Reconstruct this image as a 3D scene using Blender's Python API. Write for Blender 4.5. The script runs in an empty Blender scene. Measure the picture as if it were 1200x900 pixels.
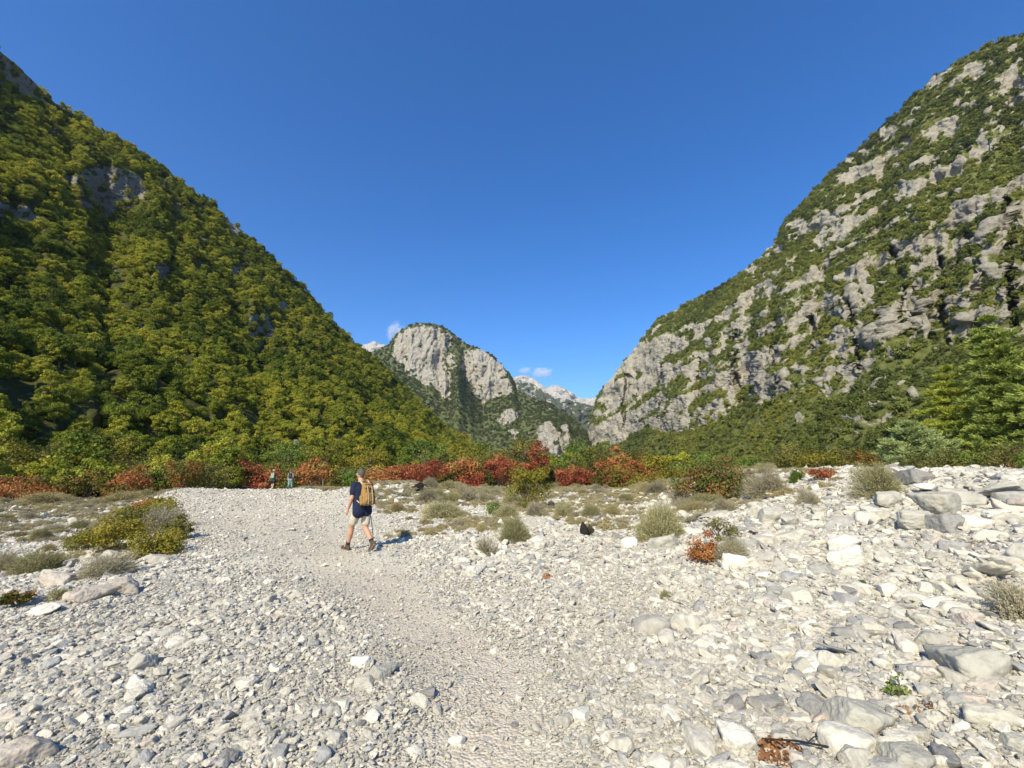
import bpy, math, random
import numpy as np
from mathutils import Vector, Matrix, Euler

sc = bpy.context.scene
R = math.radians
# ------------------------------------------------------------------ camera, world, sun, exposure
FPX = 503.0                      # focal length in photo pixels (1200 wide)
CAMZ = 1.65
PITCH = math.atan(102 / FPX)
cam_d = bpy.data.cameras.new('camera')
cam_d.sensor_width = 36; cam_d.lens = 36 * FPX / 1200
cam_d.clip_start = 0.05; cam_d.clip_end = 60000
cam = bpy.data.objects.new('camera', cam_d)
sc.collection.objects.link(cam)
cam.location = (0, 0, CAMZ)
cam.rotation_euler = (R(90) + PITCH, 0, 0)
sc.camera = cam

SUN_EL = R(39.5)
SUN_AZ = (-0.39, -0.921)          # horizontal direction towards the sun
world = bpy.data.worlds.new('World'); sc.world = world
world.use_nodes = True
wn = world.node_tree
sky = wn.nodes.new('ShaderNodeTexSky'); sky.sky_type = 'NISHITA'; sky.sun_disc = False
sky.sun_elevation = SUN_EL
sky.sun_rotation = math.atan2(SUN_AZ[0], SUN_AZ[1])
sky.altitude = 600; sky.air_density = 1.0; sky.dust_density = 0.5; sky.ozone_density = 5.0
bg = wn.nodes['Background']; bg.inputs['Strength'].default_value = 0.15
hs = wn.nodes.new('ShaderNodeHueSaturation'); hs.inputs['Saturation'].default_value = 1.3; hs.inputs['Hue'].default_value = 0.507
wn.links.new(sky.outputs['Color'], hs.inputs['Color']); wn.links.new(hs.outputs['Color'], bg.inputs['Color'])
sun_d = bpy.data.lights.new('sun', 'SUN'); sun_d.energy = 5.0; sun_d.angle = R(0.53)
sun_d.color = (1.0, 0.905, 0.68)
sun = bpy.data.objects.new('sun', sun_d); sc.collection.objects.link(sun)
sv = Vector((SUN_AZ[0] * math.cos(SUN_EL), SUN_AZ[1] * math.cos(SUN_EL), math.sin(SUN_EL)))
sun.rotation_euler = sv.to_track_quat('Z', 'Y').to_euler()
sc.view_settings.view_transform = 'Standard'; sc.view_settings.look = 'None'
sc.view_settings.exposure = 0.47; sc.view_settings.gamma = 1.0
sc.view_settings.use_curve_mapping = False
try:
    sc.cycles.max_bounces = 6; sc.cycles.diffuse_bounces = 3; sc.cycles.transparent_max_bounces = 8
    sc.cycles.volume_bounces = 1
except Exception:
    pass

# ------------------------------------------------------------------ numpy helpers
rng = np.random.default_rng(11)
rnd = random.Random(5)
_g = np.random.default_rng(3)
_perm = _g.permutation(4096).astype(np.int64); _perm = np.concatenate([_perm, _perm])
_grad = _g.normal(size=(4096, 3)); _grad /= np.linalg.norm(_grad, axis=1, keepdims=True)
_grad = _grad.astype(np.float32)

def gn(P):
    """gradient noise of points (N,3), about -0.6..0.6"""
    P = np.asarray(P, np.float32)
    I = np.floor(P).astype(np.int64); f = P - I
    u = f * f * f * (f * (f * 6 - 15) + 10)
    out = np.zeros(len(P), np.float32)
    X = [(I[:, 0] + k) & 4095 for k in (0, 1)]
    Y = [(I[:, 1] + k) & 4095 for k in (0, 1)]
    Z = [(I[:, 2] + k) & 4095 for k in (0, 1)]
    for i in (0, 1):
        px = _perm[X[i]]; wx = u[:, 0] if i else 1 - u[:, 0]; fx = f[:, 0] - i
        for j in (0, 1):
            py = _perm[px + Y[j]]; wy = wx * (u[:, 1] if j else 1 - u[:, 1]); fy = f[:, 1] - j
            for k in (0, 1):
                g = _grad[_perm[py + Z[k]]]
                w = wy * (u[:, 2] if k else 1 - u[:, 2])
                out += w * (g[:, 0] * fx + g[:, 1] * fy + g[:, 2] * (f[:, 2] - k))
    return out

def fbm(P, oct=4, gain=0.5, ridge=False):
    P = np.asarray(P, np.float32); a = 1.0; s = np.zeros(len(P), np.float32)
    for o in range(oct):
        n = gn(P * (2.03 ** o) + o * 17.3)
        if ridge: n = 0.35 - 2 * np.abs(n)
        s += a * n; a *= gain
    return s

def p3(x, y, z=0):
    x = np.asarray(x, float).ravel(); y = np.asarray(y, float).ravel()
    return np.stack([x, y, np.broadcast_to(z, x.shape)], 1)

def sm(t, a=0.0, b=1.0):
    t = np.clip((np.asarray(t, float) - a) / (b - a), 0, 1); return t * t * (3 - 2 * t)

cp, sp_ = math.cos(PITCH), math.sin(PITCH)
def pdir(px, py):
    """world direction through a photo pixel"""
    dx = (np.asarray(px, float) - 600) / FPX; dy = (450 - np.asarray(py, float)) / FPX
    return dx + 0 * dy, cp - dy * sp_ + 0 * dx, sp_ + dy * cp + 0 * dx

# ------------------------------------------------------------------ terrain height
PATH = np.array([(0.0, -6.0), (-0.1, 2.5), (-0.25, 4), (-1.1, 5.2), (-2.2, 7.2), (-3.5, 8.8), (-6.0, 12.5),
                 (-9.0, 17.0), (-14.5, 25.0), (-20.0, 33.5), (-25.0, 42.0), (-30.0, 54.0)])
PW = np.array([0.5, 0.42, 0.5, 0.5, 0.75, 1.0, 1.9, 3.0, 4.2, 4.0, 3.0, 2.0])

def path_d(x, y):
    """distance to the path centre divided by its half width"""
    x = np.asarray(x, float); y = np.asarray(y, float)
    best = np.full(x.shape, 1e9)
    for i in range(len(PATH) - 1):
        a, b = PATH[i], PATH[i + 1]; d = b - a; L = d @ d
        t = np.clip(((x - a[0]) * d[0] + (y - a[1]) * d[1]) / L, 0, 1)
        q = np.hypot(x - a[0] - t * d[0], y - a[1] - t * d[1]) / (PW[i] + t * (PW[i + 1] - PW[i]))
        best = np.minimum(best, q)
    return best

def height(x, y):
    x = np.asarray(x, float); y = np.asarray(y, float)
    sh = x.shape; x = x.ravel(); y = y.ravel()
    s = x - 0.30 * y
    near = sm(np.hypot(x, y), 140, 60)
    bank = 1.60 * sm(s, -1.5, 7.2) * (0.5 + 0.5 * sm(y, 1, 11)) * sm(y, -30, 0) * sm(y, 75, 28)
    d = -7.5 - 0.75 * (y - 9.4) - x                       # left of the bar edge: a shallow dry channel
    ch = -0.75 * sm(d, -1.0, 3.5) * sm(y, 6, 11) * (1 - 0.9 * sm(d, 9, 26))
    m1 = 0.75 * np.exp(-(((x + 7.0) / 4.2) ** 2 + ((y - 27) / 5.5) ** 2) ** 1.3)
    m2 = 0.12 * np.exp(-(((x - 2.0) / 6.0) ** 2 + ((y - 36) / 5.0) ** 2))
    m3 = 0.32 * np.exp(-(((x - 0.6) / 1.5) ** 2 + ((y - 11.6) / 2.2) ** 2))
    m4 = 0.30 * np.exp(-(((x + 23) / 3.0) ** 2 + ((y - 30) / 5.0) ** 2))
    crest = 0.16 * sm(y, 14, 33) * sm(y, 46, 35) * sm(x, -60, -30) * sm(x, 2, -12)
    rise = -0.35 * sm(y, 38, 52)
    pd = path_d(x, y)
    rut = -0.05 * sm(pd, 1.5, 0.3)
    n = 0.17 * fbm(p3(x / 4.2, y / 4.2), 2) + (0.10 * fbm(p3(x / 1.2, y / 1.2, 3), 3)) * (0.35 + 0.65 * sm(pd, 0.6, 1.8))
    right = sm(s, -0.5, 3)
    n = n + 0.16 * right * (fbm(p3(x / 1.7, y / 1.7, 9), 2) + 0.9 * fbm(p3(x / 3.6, y / 3.0, 19), 2))
    h = bank + ch + m1 + m2 + m3 + m4 + crest + rise + rut + n * near + (1 - near) * 0
    return h.reshape(sh)

def ground_at(px, py):
    dx, dy, dz = pdir(px, py)
    ts = np.geomspace(1.2, 160, 1500)
    z = CAMZ + ts * dz - height(ts * dx, ts * dy)
    k = np.argmax(z < 0)
    if z[k] >= 0: k = len(ts) - 1
    a, b = ts[max(k - 1, 0)], ts[k]
    for _ in range(18):
        m = (a + b) / 2
        if CAMZ + m * dz - float(height(m * dx, m * dy)) < 0: b = m
        else: a = m
    t = (a + b) / 2
    x, y = t * float(dx), t * float(dy)
    return Vector((x, y, float(height(x, y))))

def at_depth(px, y):
    """ground point at world depth y under the photo column px (taken near the horizon)"""
    x = (px - 600) / FPX * y / 1.0
    return Vector((x, y, float(height(x, y))))

# ------------------------------------------------------------------ mesh helpers
class MB:
    def __init__(self): self.V = []; self.Q = []; self.T = []; self.qa = []; self.ta = []; self.n = 0
    def quads(self, V, F, tint=0.5):
        F = np.asarray(F, np.int64); self.V.append(np.asarray(V, np.float32)); self.Q.append(F + self.n)
        self.qa.append(np.broadcast_to(np.asarray(tint, np.float32), (len(F),))); self.n += len(V)
    def tris(self, V, F, tint=0.5):
        F = np.asarray(F, np.int64); self.V.append(np.asarray(V, np.float32)); self.T.append(F + self.n)
        self.ta.append(np.broadcast_to(np.asarray(tint, np.float32), (len(F),))); self.n += len(V)
    def mesh(self, name, mat, smooth=False):
        me = bpy.data.meshes.new(name)
        V = np.concatenate(self.V)
        Q = np.concatenate(self.Q) if self.Q else np.zeros((0, 4), np.int64)
        T = np.concatenate(self.T) if self.T else np.zeros((0, 3), np.int64)
        tint = np.concatenate([np.concatenate(self.qa) if self.qa else np.zeros(0), np.concatenate(self.ta) if self.ta else np.zeros(0)])
        me.vertices.add(len(V)); me.vertices.foreach_set('co', V.astype(np.float32).ravel())
        loops = np.concatenate([Q.ravel(), T.ravel()]).astype(np.int32)
        me.loops.add(len(loops)); me.loops.foreach_set('vertex_index', loops)
        ls = np.concatenate([np.arange(len(Q)) * 4, len(Q) * 4 + np.arange(len(T)) * 3]).astype(np.int32)
        me.polygons.add(len(ls)); me.polygons.foreach_set('loop_start', ls)
        me.polygons.foreach_set('use_smooth', np.full(len(ls), smooth))
        at = me.attributes.new('tint', 'FLOAT', 'FACE'); at.data.foreach_set('value', tint.astype(np.float32))
        me.update(calc_edges=True)
        if mat: me.materials.append(mat)
        return me

def link(name, me, parent=None, **tags):
    o = bpy.data.objects.new(name, me); sc.collection.objects.link(o)
    if parent is not None: o.parent = parent
    for k, v in tags.items():
        if v is not None: o[k] = v
    return o

def empty(name, loc, rz=0.0, **tags):
    o = bpy.data.objects.new(name, None); sc.collection.objects.link(o)
    o.empty_display_size = 0.2
    o.location = loc; o.rotation_euler = (0, 0, rz)
    for k, v in tags.items():
        if v is not None: o[k] = v
    return o

def copy_tree(src, loc, rot, scale, **tags):
    c = src.copy(); sc.collection.objects.link(c)
    c.location = loc; c.rotation_euler = rot; c.scale = scale
    for k, v in tags.items():
        if v is not None: c[k] = v
    for ch in list(src.children):
        d = ch.copy(); sc.collection.objects.link(d); d.parent = c
        d.matrix_parent_inverse = ch.matrix_parent_inverse.copy()
    return c

def grid_mesh(name, P, mat, attrs=None, smooth=True):
    """P (nu,nv,3)"""
    nu, nv = P.shape[:2]
    idx = np.arange(nu * nv).reshape(nu, nv)
    F = np.stack([idx[:-1, :-1], idx[1:, :-1], idx[1:, 1:], idx[:-1, 1:]], -1).reshape(-1, 4)
    m = MB(); m.quads(P.reshape(-1, 3), F)
    me = m.mesh(name, mat, smooth)
    for k, a in (attrs or {}).items():
        at = me.attributes.new(k, 'FLOAT', 'POINT'); at.data.foreach_set('value', a.astype(np.float32).ravel())
    return me

def tube(mb, pts, rad, sides=7, tint=0.5, cap=True):
    pts = [Vector(p) for p in pts]; V = []
    n = len(pts); ref = Vector((0.31, 0.9, 0.2))
    for i, p in enumerate(pts):
        t = (pts[min(i + 1, n - 1)] - pts[max(i - 1, 0)])
        if t.length < 1e-6: t = Vector((0, 0, 1))
        t.normalize(); a = t.cross(ref)
        if a.length < 0.1: a = t.cross(Vector((1, 0, 0)))
        a.normalize(); b = t.cross(a)
        for k in range(sides):
            th = 2 * math.pi * k / sides
            V.append(p + (a * math.cos(th) + b * math.sin(th)) * rad[i])
    F = []
    for i in range(n - 1):
        for k in range(sides):
            k2 = (k + 1) % sides
            F.append((i * sides + k, i * sides + k2, (i + 1) * sides + k2, (i + 1) * sides + k))
    V = np.array([v[:] for v in V]); mb.quads(V, F, tint)
    if cap:
        base = (n - 1) * sides; c = pts[-1]
        Vc = np.vstack([V[base:], np.array(c[:])[None]])
        mb.tris(Vc, [(k, (k + 1) % sides, sides) for k in range(sides)], tint)

# ------------------------------------------------------------------ material helpers
def new_mat(name, rough=0.8, spec=0.3):
    m = bpy.data.materials.new(name); m.use_nodes = True
    nt = m.node_tree; b = nt.nodes['Principled BSDF']
    b.inputs['Roughness'].default_value = rough
    b.inputs['Specular IOR Level'].default_value = spec
    return m, nt, b

def N(nt, t, **kw):
    n = nt.nodes.new(t)
    for k, v in kw.items():
        if k in n.inputs.keys(): n.inputs[k].default_value = v
        else: setattr(n, k, v)
    return n

def ramp(nt, fac, stops, interp='LINEAR'):
    r = nt.nodes.new('ShaderNodeValToRGB'); r.color_ramp.interpolation = interp
    e = r.color_ramp.elements
    while len(e) < len(stops): e.new(0.5)
    for k, (p, c) in enumerate(stops):
        e[k].position = p; e[k].color = (*c, 1) if len(c) == 3 else c
    nt.links.new(fac, r.inputs['Fac']); return r.outputs['Color']

def math_n(nt, op, a, b=None, c=None, clamp=False):
    n = nt.nodes.new('ShaderNodeMath'); n.operation = op; n.use_clamp = clamp
    for i, v in enumerate((a, b, c)):
        if v is None: continue
        if isinstance(v, (int, float)): n.inputs[i].default_value = v
        else: nt.links.new(v, n.inputs[i])
    return n.outputs[0]

def mix_c(nt, fac, a, b, mode='MIX'):
    n = nt.nodes.new('ShaderNodeMix'); n.data_type = 'RGBA'; n.blend_type = mode
    for sock, v in ((n.inputs[0], fac), (n.inputs[6], a), (n.inputs[7], b)):
        if isinstance(v, (int, float)): sock.default_value = v
        elif isinstance(v, tuple): sock.default_value = (*v, 1)
        else: nt.links.new(v, sock)
    return n.outputs[2]

def leaf_mat(name, cols, transl=0.28, obj_w=0.45, loc_scale=None, rough=0.6):
    m, nt, b = new_mat(name, rough, 0.25)
    at = N(nt, 'ShaderNodeAttribute', attribute_name='tint')
    oi = nt.nodes.new('ShaderNodeObjectInfo')
    f = math_n(nt, 'MULTIPLY_ADD', oi.outputs['Random'], obj_w, math_n(nt, 'MULTIPLY', at.outputs['Fac'], 1 - obj_w))
    if loc_scale:
        nz = N(nt, 'ShaderNodeTexNoise', Scale=loc_scale, Detail=2.0)
        nt.links.new(oi.outputs['Location'], nz.inputs['Vector'])
        f = math_n(nt, 'ADD', f, math_n(nt, 'MULTIPLY_ADD', nz.outputs['Fac'], 1.5, -0.75), clamp=True)
    n = len(cols)
    col = ramp(nt, f, [(i / (n - 1) * 0.8 + 0.1, c) for i, c in enumerate(cols)])
    nt.links.new(col, b.inputs['Base Color'])
    tr = nt.nodes.new('ShaderNodeBsdfTranslucent'); nt.links.new(col, tr.inputs['Color'])
    mx = nt.nodes.new('ShaderNodeMixShader'); mx.inputs[0].default_value = transl
    nt.links.new(b.outputs[0], mx.inputs[1]); nt.links.new(tr.outputs[0], mx.inputs[2])
    nt.links.new(mx.outputs[0], nt.nodes['Material Output'].inputs['Surface'])
    return m

def plain_mat(name, col, rough=0.8, var=0.25, scale=30, bump=0.0, spec=0.3):
    m, nt, b = new_mat(name, rough, spec)
    tc = nt.nodes.new('ShaderNodeTexCoord')
    nz = N(nt, 'ShaderNodeTexNoise', Scale=scale, Detail=4.0)
    nt.links.new(tc.outputs['Object'], nz.inputs['Vector'])
    lo = tuple(c * (1 - var) for c in col); hi = tuple(min(1, c * (1 + var)) for c in col)
    nt.links.new(ramp(nt, nz.outputs['Fac'], [(0.3, lo), (0.7, hi)]), b.inputs['Base Color'])
    if bump:
        bp = N(nt, 'ShaderNodeBump', Strength=0.6, Distance=bump)
        nt.links.new(nz.outputs['Fac'], bp.inputs['Height']); nt.links.new(bp.outputs[0], b.inputs['Normal'])
    return m

# stone: tone by object random, veins and stains in object space
def stone_mat(name, stops, scale=6.0):
    m, nt, b = new_mat(name, 0.85, 0.2)
    oi = nt.nodes.new('ShaderNodeObjectInfo'); tc = nt.nodes.new('ShaderNodeTexCoord')
    base = ramp(nt, oi.outputs['Random'], stops)
    nz = N(nt, 'ShaderNodeTexNoise', Scale=scale, Detail=6.0, Roughness=0.65)
    ad = nt.nodes.new('ShaderNodeVectorMath'); ad.operation = 'ADD'
    nt.links.new(tc.outputs['Object'], ad.inputs[0])
    sc_ = nt.nodes.new('ShaderNodeVectorMath'); sc_.operation = 'SCALE'; sc_.inputs[3].default_value = 3.7
    nt.links.new(oi.outputs['Location'], sc_.inputs[0]); nt.links.new(sc_.outputs[0], ad.inputs[1])
    nt.links.new(ad.outputs[0], nz.inputs['Vector'])
    mot = ramp(nt, nz.outputs['Fac'], [(0.3, (0.74, 0.73, 0.71)), (0.5, (1.0, 1.0, 1.0)), (0.68, (1.14, 1.13, 1.11))])
    col = mix_c(nt, 1.0, base, mot, 'MULTIPLY')
    n2 = N(nt, 'ShaderNodeTexNoise', Scale=scale * 0.45, Detail=3.0)
    nt.links.new(ad.outputs[0], n2.inputs['Vector'])
    f2 = ramp(nt, n2.outputs['Fac'], [(0.58, (0, 0, 0)), (0.72, (1, 1, 1))])
    f2v = math_n(nt, 'MULTIPLY', f2, 0.35)
    col = mix_c(nt, f2v, col, (0.42, 0.33, 0.24))
    nt.links.new(col, b.inputs['Base Color'])
    bp = N(nt, 'ShaderNodeBump', Strength=0.5, Distance=0.05)
    nt.links.new(nz.outputs['Fac'], bp.inputs['Height']); nt.links.new(bp.outputs[0], b.inputs['Normal'])
    return m

STONE = stone_mat('pale_limestone', [(0.0, (0.25, 0.25, 0.24)), (0.07, (0.33, 0.325, 0.31)), (0.16, (0.42, 0.395, 0.325)),
                                     (0.55, (0.52, 0.49, 0.405)), (0.85, (0.63, 0.595, 0.50)), (0.92, (0.54, 0.47, 0.39)), (1.0, (0.50, 0.42, 0.36))], 2.2)
GRIT = stone_mat('gravel_stone', [(0.0, (0.24, 0.24, 0.23)), (0.08, (0.36, 0.355, 0.335)), (0.25, (0.42, 0.395, 0.325)),
                                  (0.7, (0.54, 0.505, 0.42)), (0.93, (0.66, 0.625, 0.53)), (1.0, (0.50, 0.42, 0.35))], 1.6)
DARKSTONE = stone_mat('dark_limestone', [(0.0, (0.20, 0.195, 0.185)), (1.0, (0.29, 0.28, 0.26))], 2.2)
TANSTONE = stone_mat('tan_limestone', [(0.0, (0.43, 0.38, 0.31)), (1.0, (0.50, 0.44, 0.365))], 2.2)
WHITESTONE = stone_mat('white_limestone', [(0.0, (0.62, 0.59, 0.50)), (1.0, (0.70, 0.665, 0.57))], 2.2)
GREYSTONE = stone_mat('grey_limestone', [(0.0, (0.36, 0.345, 0.29)), (1.0, (0.46, 0.44, 0.37))], 2.2)

# ------------------------------------------------------------------ ground sheet
def ground_mat():
    m, nt, b = new_mat('riverbed_gravel', 0.92, 0.15)
    tc = nt.nodes.new('ShaderNodeTexCoord')
    gr = N(nt, 'ShaderNodeAttribute', attribute_name='gravel'); pa = N(nt, 'ShaderNodeAttribute', attribute_name='trail')
    vo = N(nt, 'ShaderNodeTexVoronoi', Scale=42.0); nt.links.new(tc.outputs['Object'], vo.inputs['Vector'])
    vo2 = N(nt, 'ShaderNodeTexVoronoi', Scale=15.0); nt.links.new(tc.outputs['Object'], vo2.inputs['Vector'])
    cell = ramp(nt, vo.outputs['Color'], [(0.05, (0.33, 0.30, 0.24)), (0.35, (0.50, 0.465, 0.385)), (0.8, (0.63, 0.595, 0.505))])
    n1 = N(nt, 'ShaderNodeTexNoise', Scale=0.7, Detail=6.0, Roughness=0.6); nt.links.new(tc.outputs['Object'], n1.inputs['Vector'])
    n3 = N(nt, 'ShaderNodeTexNoise', Scale=9.0, Detail=6.0, Roughness=0.7); nt.links.new(tc.outputs['Object'], n3.inputs['Vector'])
    dust = ramp(nt, n3.outputs['Fac'], [(0.3, (0.46, 0.41, 0.315)), (0.7, (0.60, 0.55, 0.445))])
    wo = N(nt, 'ShaderNodeAttribute', attribute_name='worn')
    fd = math_n(nt, 'MULTIPLY_ADD', pa.outputs['Fac'], 0.75, math_n(nt, 'MULTIPLY_ADD', n1.outputs['Fac'], 1.1, -0.34), clamp=True)
    col = mix_c(nt, fd, cell, dust)
    worn = ramp(nt, n3.outputs['Fac'], [(0.3, (0.46, 0.395, 0.30)), (0.7, (0.60, 0.535, 0.43))])
    col = mix_c(nt, wo.outputs['Fac'], col, worn)
    soil = ramp(nt, n3.outputs['Fac'], [(0.3, (0.055, 0.06, 0.022)), (0.7, (0.13, 0.12, 0.055))])
    col = mix_c(nt, gr.outputs['Fac'], soil, col)
    nt.links.new(col, b.inputs['Base Color'])
    hgt = math_n(nt, 'ADD', math_n(nt, 'MULTIPLY', vo.outputs['Distance'], -0.6), math_n(nt, 'MULTIPLY', vo2.outputs['Distance'], -0.5))
    hgt = math_n(nt, 'ADD', hgt, math_n(nt, 'MULTIPLY', n3.outputs['Fac'], 0.8))
    bp = N(nt, 'ShaderNodeBump', Strength=0.7, Distance=0.03)
    nt.links.new(hgt, bp.inputs['Height']); nt.links.new(bp.outputs[0], b.inputs['Normal'])
    return m

def build_ground():
    t = np.linspace(-1, 1, 620)
    xs = np.sinh(t * 7.6) / math.sinh(7.6) * 7600
    ty = np.linspace(-0.42, 1, 760)
    ys = 5 + np.sinh(ty * 7.6) / math.sinh(7.6) * 7900
    X, Y = np.meshgrid(xs, ys, indexing='ij')
    Z = height(X, Y)
    wd = fbm(p3(X / 9, Y / 9), 2).reshape(X.shape)
    far = Y + 0.25 * np.abs(X) + 14 * wd
    gravel = sm(far, 72, 52)
    gravel *= sm(X - 0.9 * Y, 22, 12) * (1 - sm(-X - 1.35 * Y, 10, 22))
    trail = sm(path_d(X, Y) + 1.1 * wd, 1.35, 0.55)
    trail = np.maximum(trail, 0.9 * sm(fbm(p3(X / 2.8, Y / 1.6, 7), 2).reshape(X.shape), 0.02, 0.3) * sm(X - 0.3 * Y, -3, 0))
    wn_ = fbm(p3(X / 0.8, Y / 0.8, 5), 3).reshape(X.shape)
    worn = 0.9 * sm(path_d(X, Y) + 0.8 * wn_, 1.0, 0.2) * sm(Y, 13, 6)
    me = grid_mesh('ground', np.stack([X, Y, Z], -1), ground_mat(), {'gravel': gravel, 'trail': trail, 'worn': worn})
    link('ground', me, kind='structure', label='pale gravel and dust of the dry riverbed')
build_ground()

# ------------------------------------------------------------------ mountains
def inpoly(px, py, poly):
    inside = np.zeros(px.shape, bool); n = len(poly)
    for i in range(n):
        x1, y1 = poly[i]; x2, y2 = poly[(i + 1) % n]
        if y1 == y2: continue
        c = ((y1 > py) != (y2 > py)) & (px < (x2 - x1) * (py - y1) / (y2 - y1) + x1)
        inside ^= c
    return inside

def blur(a, k):
    for ax in (0, 1):
        for _ in range(2):
            c = np.cumsum(np.pad(a, [(k + 1, k) if i == ax else (0, 0) for i in (0, 1)], mode='edge'), axis=ax)
            a = (np.take(c, range(2 * k + 1, c.shape[ax]), axis=ax) - np.take(c, range(0, c.shape[ax] - 2 * k - 1), axis=ax)) / (2 * k + 1)
    return a

def zone(px):
    for lim, t in ((100, 'above the red bushes at the left edge'), (210, 'above the orange bush of the left belt'), (300, 'just left of the distant hikers'),
                   (370, 'directly behind the distant hikers'), (470, 'directly behind the man with backpack'), (560, 'above the red bush right of the man'),
                   (660, 'above the crimson bushes at the centre'), (760, 'above the orange topped tree'), (900, 'above the big mottled bush'),
                   (960, 'above the golden bush'), (1030, 'above the small bluish pine'), (1080, 'above the small pine, higher up'), (1140, 'behind the yellow green pine'), (9999, 'behind the tallest pine')):
        if px < lim: return t
def clip_words(t, n=16):
    w = t.split()[:n]
    while w[-1] in ('the', 'of', 'a', 'an', 'and', 'at', 'in', 'on', 'to', 'by', 'left', 'right', 'just', 'below', 'above', 'between', 'behind', 'beside', 'two', 'small', 'with', 'its', 'under', 'near', 'lower', 'dark', 'white', 'against', 'large', 'big', 'red'): w.pop()
    return ' '.join(w)
def size_word(v, lo, hi): return 'small' if v < lo else 'large' if v > hi else 'mid-sized'

def mountain_surface(cols, nu, nv, base_py, steep, radial, back=12, carve=None):
    """cols rows: px, skyline py, base distance, ridge distance.  Surface is laid out column by column; how fast it
    recedes with height follows the steepness field (cliffs recede slowly)."""
    c = np.array(cols, float)
    px = np.linspace(c[0, 0], c[-1, 0], nu)
    sk = np.interp(px, c[:, 0], c[:, 1]); Db = np.interp(px, c[:, 0], c[:, 2]); Dr = np.interp(px, c[:, 0], c[:, 3])
    kk = np.hanning(9); kk /= kk.sum()
    f = lambda a: np.convolve(np.pad(a, 4, mode='edge'), kk, 'valid')
    Db = f(Db); Dr = f(Dr)
    e = np.linspace(0, 1, nv)
    PX = np.repeat(px[:, None], nv, 1); PY = base_py + (sk[:, None] - base_py) * e[None]
    S = steep(PX, PY)                                # 1 = cliff, 0 = gentle
    g = (0.20 + 0.80 * (1 - S)) * (0.35 + e[None])
    G = np.cumsum(g, 1); G = (G - G[:, :1]) / (G[:, -1:] - G[:, :1] + 1e-9)
    D = Db[:, None] + (Dr - Db)[:, None] * G
    dx, dy, dz = pdir(PX, PY); hl = np.hypot(dx, dy)
    P = np.stack([dx / hl * D, dy / hl * D, CAMZ + dz / hl * D], -1)
    D = D + radial(P.reshape(-1, 3)).reshape(D.shape) * sm(e, 0, 0.08)[None]
    if carve is not None: D = D + carve(PX, PY) * sm(e, 0, 0.05)[None]
    P = np.stack([dx / hl * D, dy / hl * D, CAMZ + dz / hl * D], -1)
    # back slope
    h = np.stack([dx / hl, dy / hl], -1)[:, -1]
    rows = []
    W = (Dr - Db)
    for k in range(1, back + 1):
        t = k / back
        q = P[:, -1].copy()
        q[:, :2] += h * (W * 1.3 * t)[:, None]
        q[:, 2] -= q[:, 2] * (0.25 * t + 0.9 * t * t)
        rows.append(q[:, None])
    P = np.concatenate([P] + rows, 1)
    pad = np.zeros((nu, back))
    return P, PX, PY, S, pad

def normals(P):
    du = np.gradient(P, axis=0); dv = np.gradient(P, axis=1)
    n = np.cross(du, dv); n /= np.linalg.norm(n, axis=-1, keepdims=True) + 1e-9
    n[n[..., 2] < 0] *= 1
    return n

def mountain_mat(name, rock, soil, sc_rock=0.05, bump=1.5, stain=(0.34, 0.25, 0.17), dark=0.45):
    m, nt, b = new_mat(name, 0.92, 0.12)
    tc = nt.nodes.new('ShaderNodeTexCoord'); at = N(nt, 'ShaderNodeAttribute', attribute_name='veg')
    mp = N(nt, 'ShaderNodeMapping'); mp.inputs['Scale'].default_value = (1, 1, 0.75); mp.inputs['Rotation'].default_value = (0.35, 0.25, 0)
    nt.links.new(tc.outputs['Object'], mp.inputs['Vector'])
    n1 = N(nt, 'ShaderNodeTexNoise', Scale=sc_rock * 6, Detail=9.0, Roughness=0.78); nt.links.new(mp.outputs[0], n1.inputs['Vector'])
    n2 = N(nt, 'ShaderNodeTexNoise', Scale=sc_rock, Detail=5.0, Roughness=0.6); nt.links.new(mp.outputs[0], n2.inputs['Vector'])
    n3 = N(nt, 'ShaderNodeTexNoise', Scale=sc_rock * 6, Detail=6.0, Roughness=0.7); nt.links.new(tc.outputs['Object'], n3.inputs['Vector'])
    rc = ramp(nt, n1.outputs['Fac'], [(0.34, tuple(c * dark for c in rock)), (0.48, rock), (0.64, tuple(min(1, c * 1.28) for c in rock))])
    st = ramp(nt, n2.outputs['Fac'], [(0.55, (0, 0, 0)), (0.75, (1, 1, 1))])
    rc = mix_c(nt, math_n(nt, 'MULTIPLY', st, 0.4), rc, stain)
    so = ramp(nt, n3.outputs['Fac'], [(0.3, tuple(c * 0.6 for c in soil)), (0.7, tuple(c * 1.4 for c in soil))])
    f = math_n(nt, 'ADD', at.outputs['Fac'], math_n(nt, 'MULTIPLY_ADD', n3.outputs['Fac'], 1.5, -0.66))
    f = ramp(nt, f, [(0.38, (0, 0, 0)), (0.6, (1, 1, 1))])
    nt.links.new(mix_c(nt, f, rc, so), b.inputs['Base Color'])
    bp = N(nt, 'ShaderNodeBump', Strength=0.8, Distance=bump)
    nt.links.new(n1.outputs['Fac'], bp.inputs['Height']); nt.links.new(bp.outputs[0], b.inputs['Normal'])
    return m

SURF = {}
def finish_mountain(name, P, veg, mat, label, disp, front):
    P = P.copy(); n = normals(P)
    flat = P.reshape(-1, 3)
    d = disp(flat, np.pad(veg, [(0, 0), (0, P.shape[1] - veg.shape[1])], mode='edge').ravel())
    P = (flat + n.reshape(-1, 3) * d[:, None]).reshape(P.shape)
    vg = np.pad(veg, [(0, 0), (0, P.shape[1] - veg.shape[1])], mode='edge')
    me = grid_mesh(name, P, mat, {'veg': vg})
    link(name, me, kind='structure', label=label)
    SURF[name] = (P, vg)

ROT = np.array(Euler((0.6, 0.5, 0.4)).to_matrix())
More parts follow.
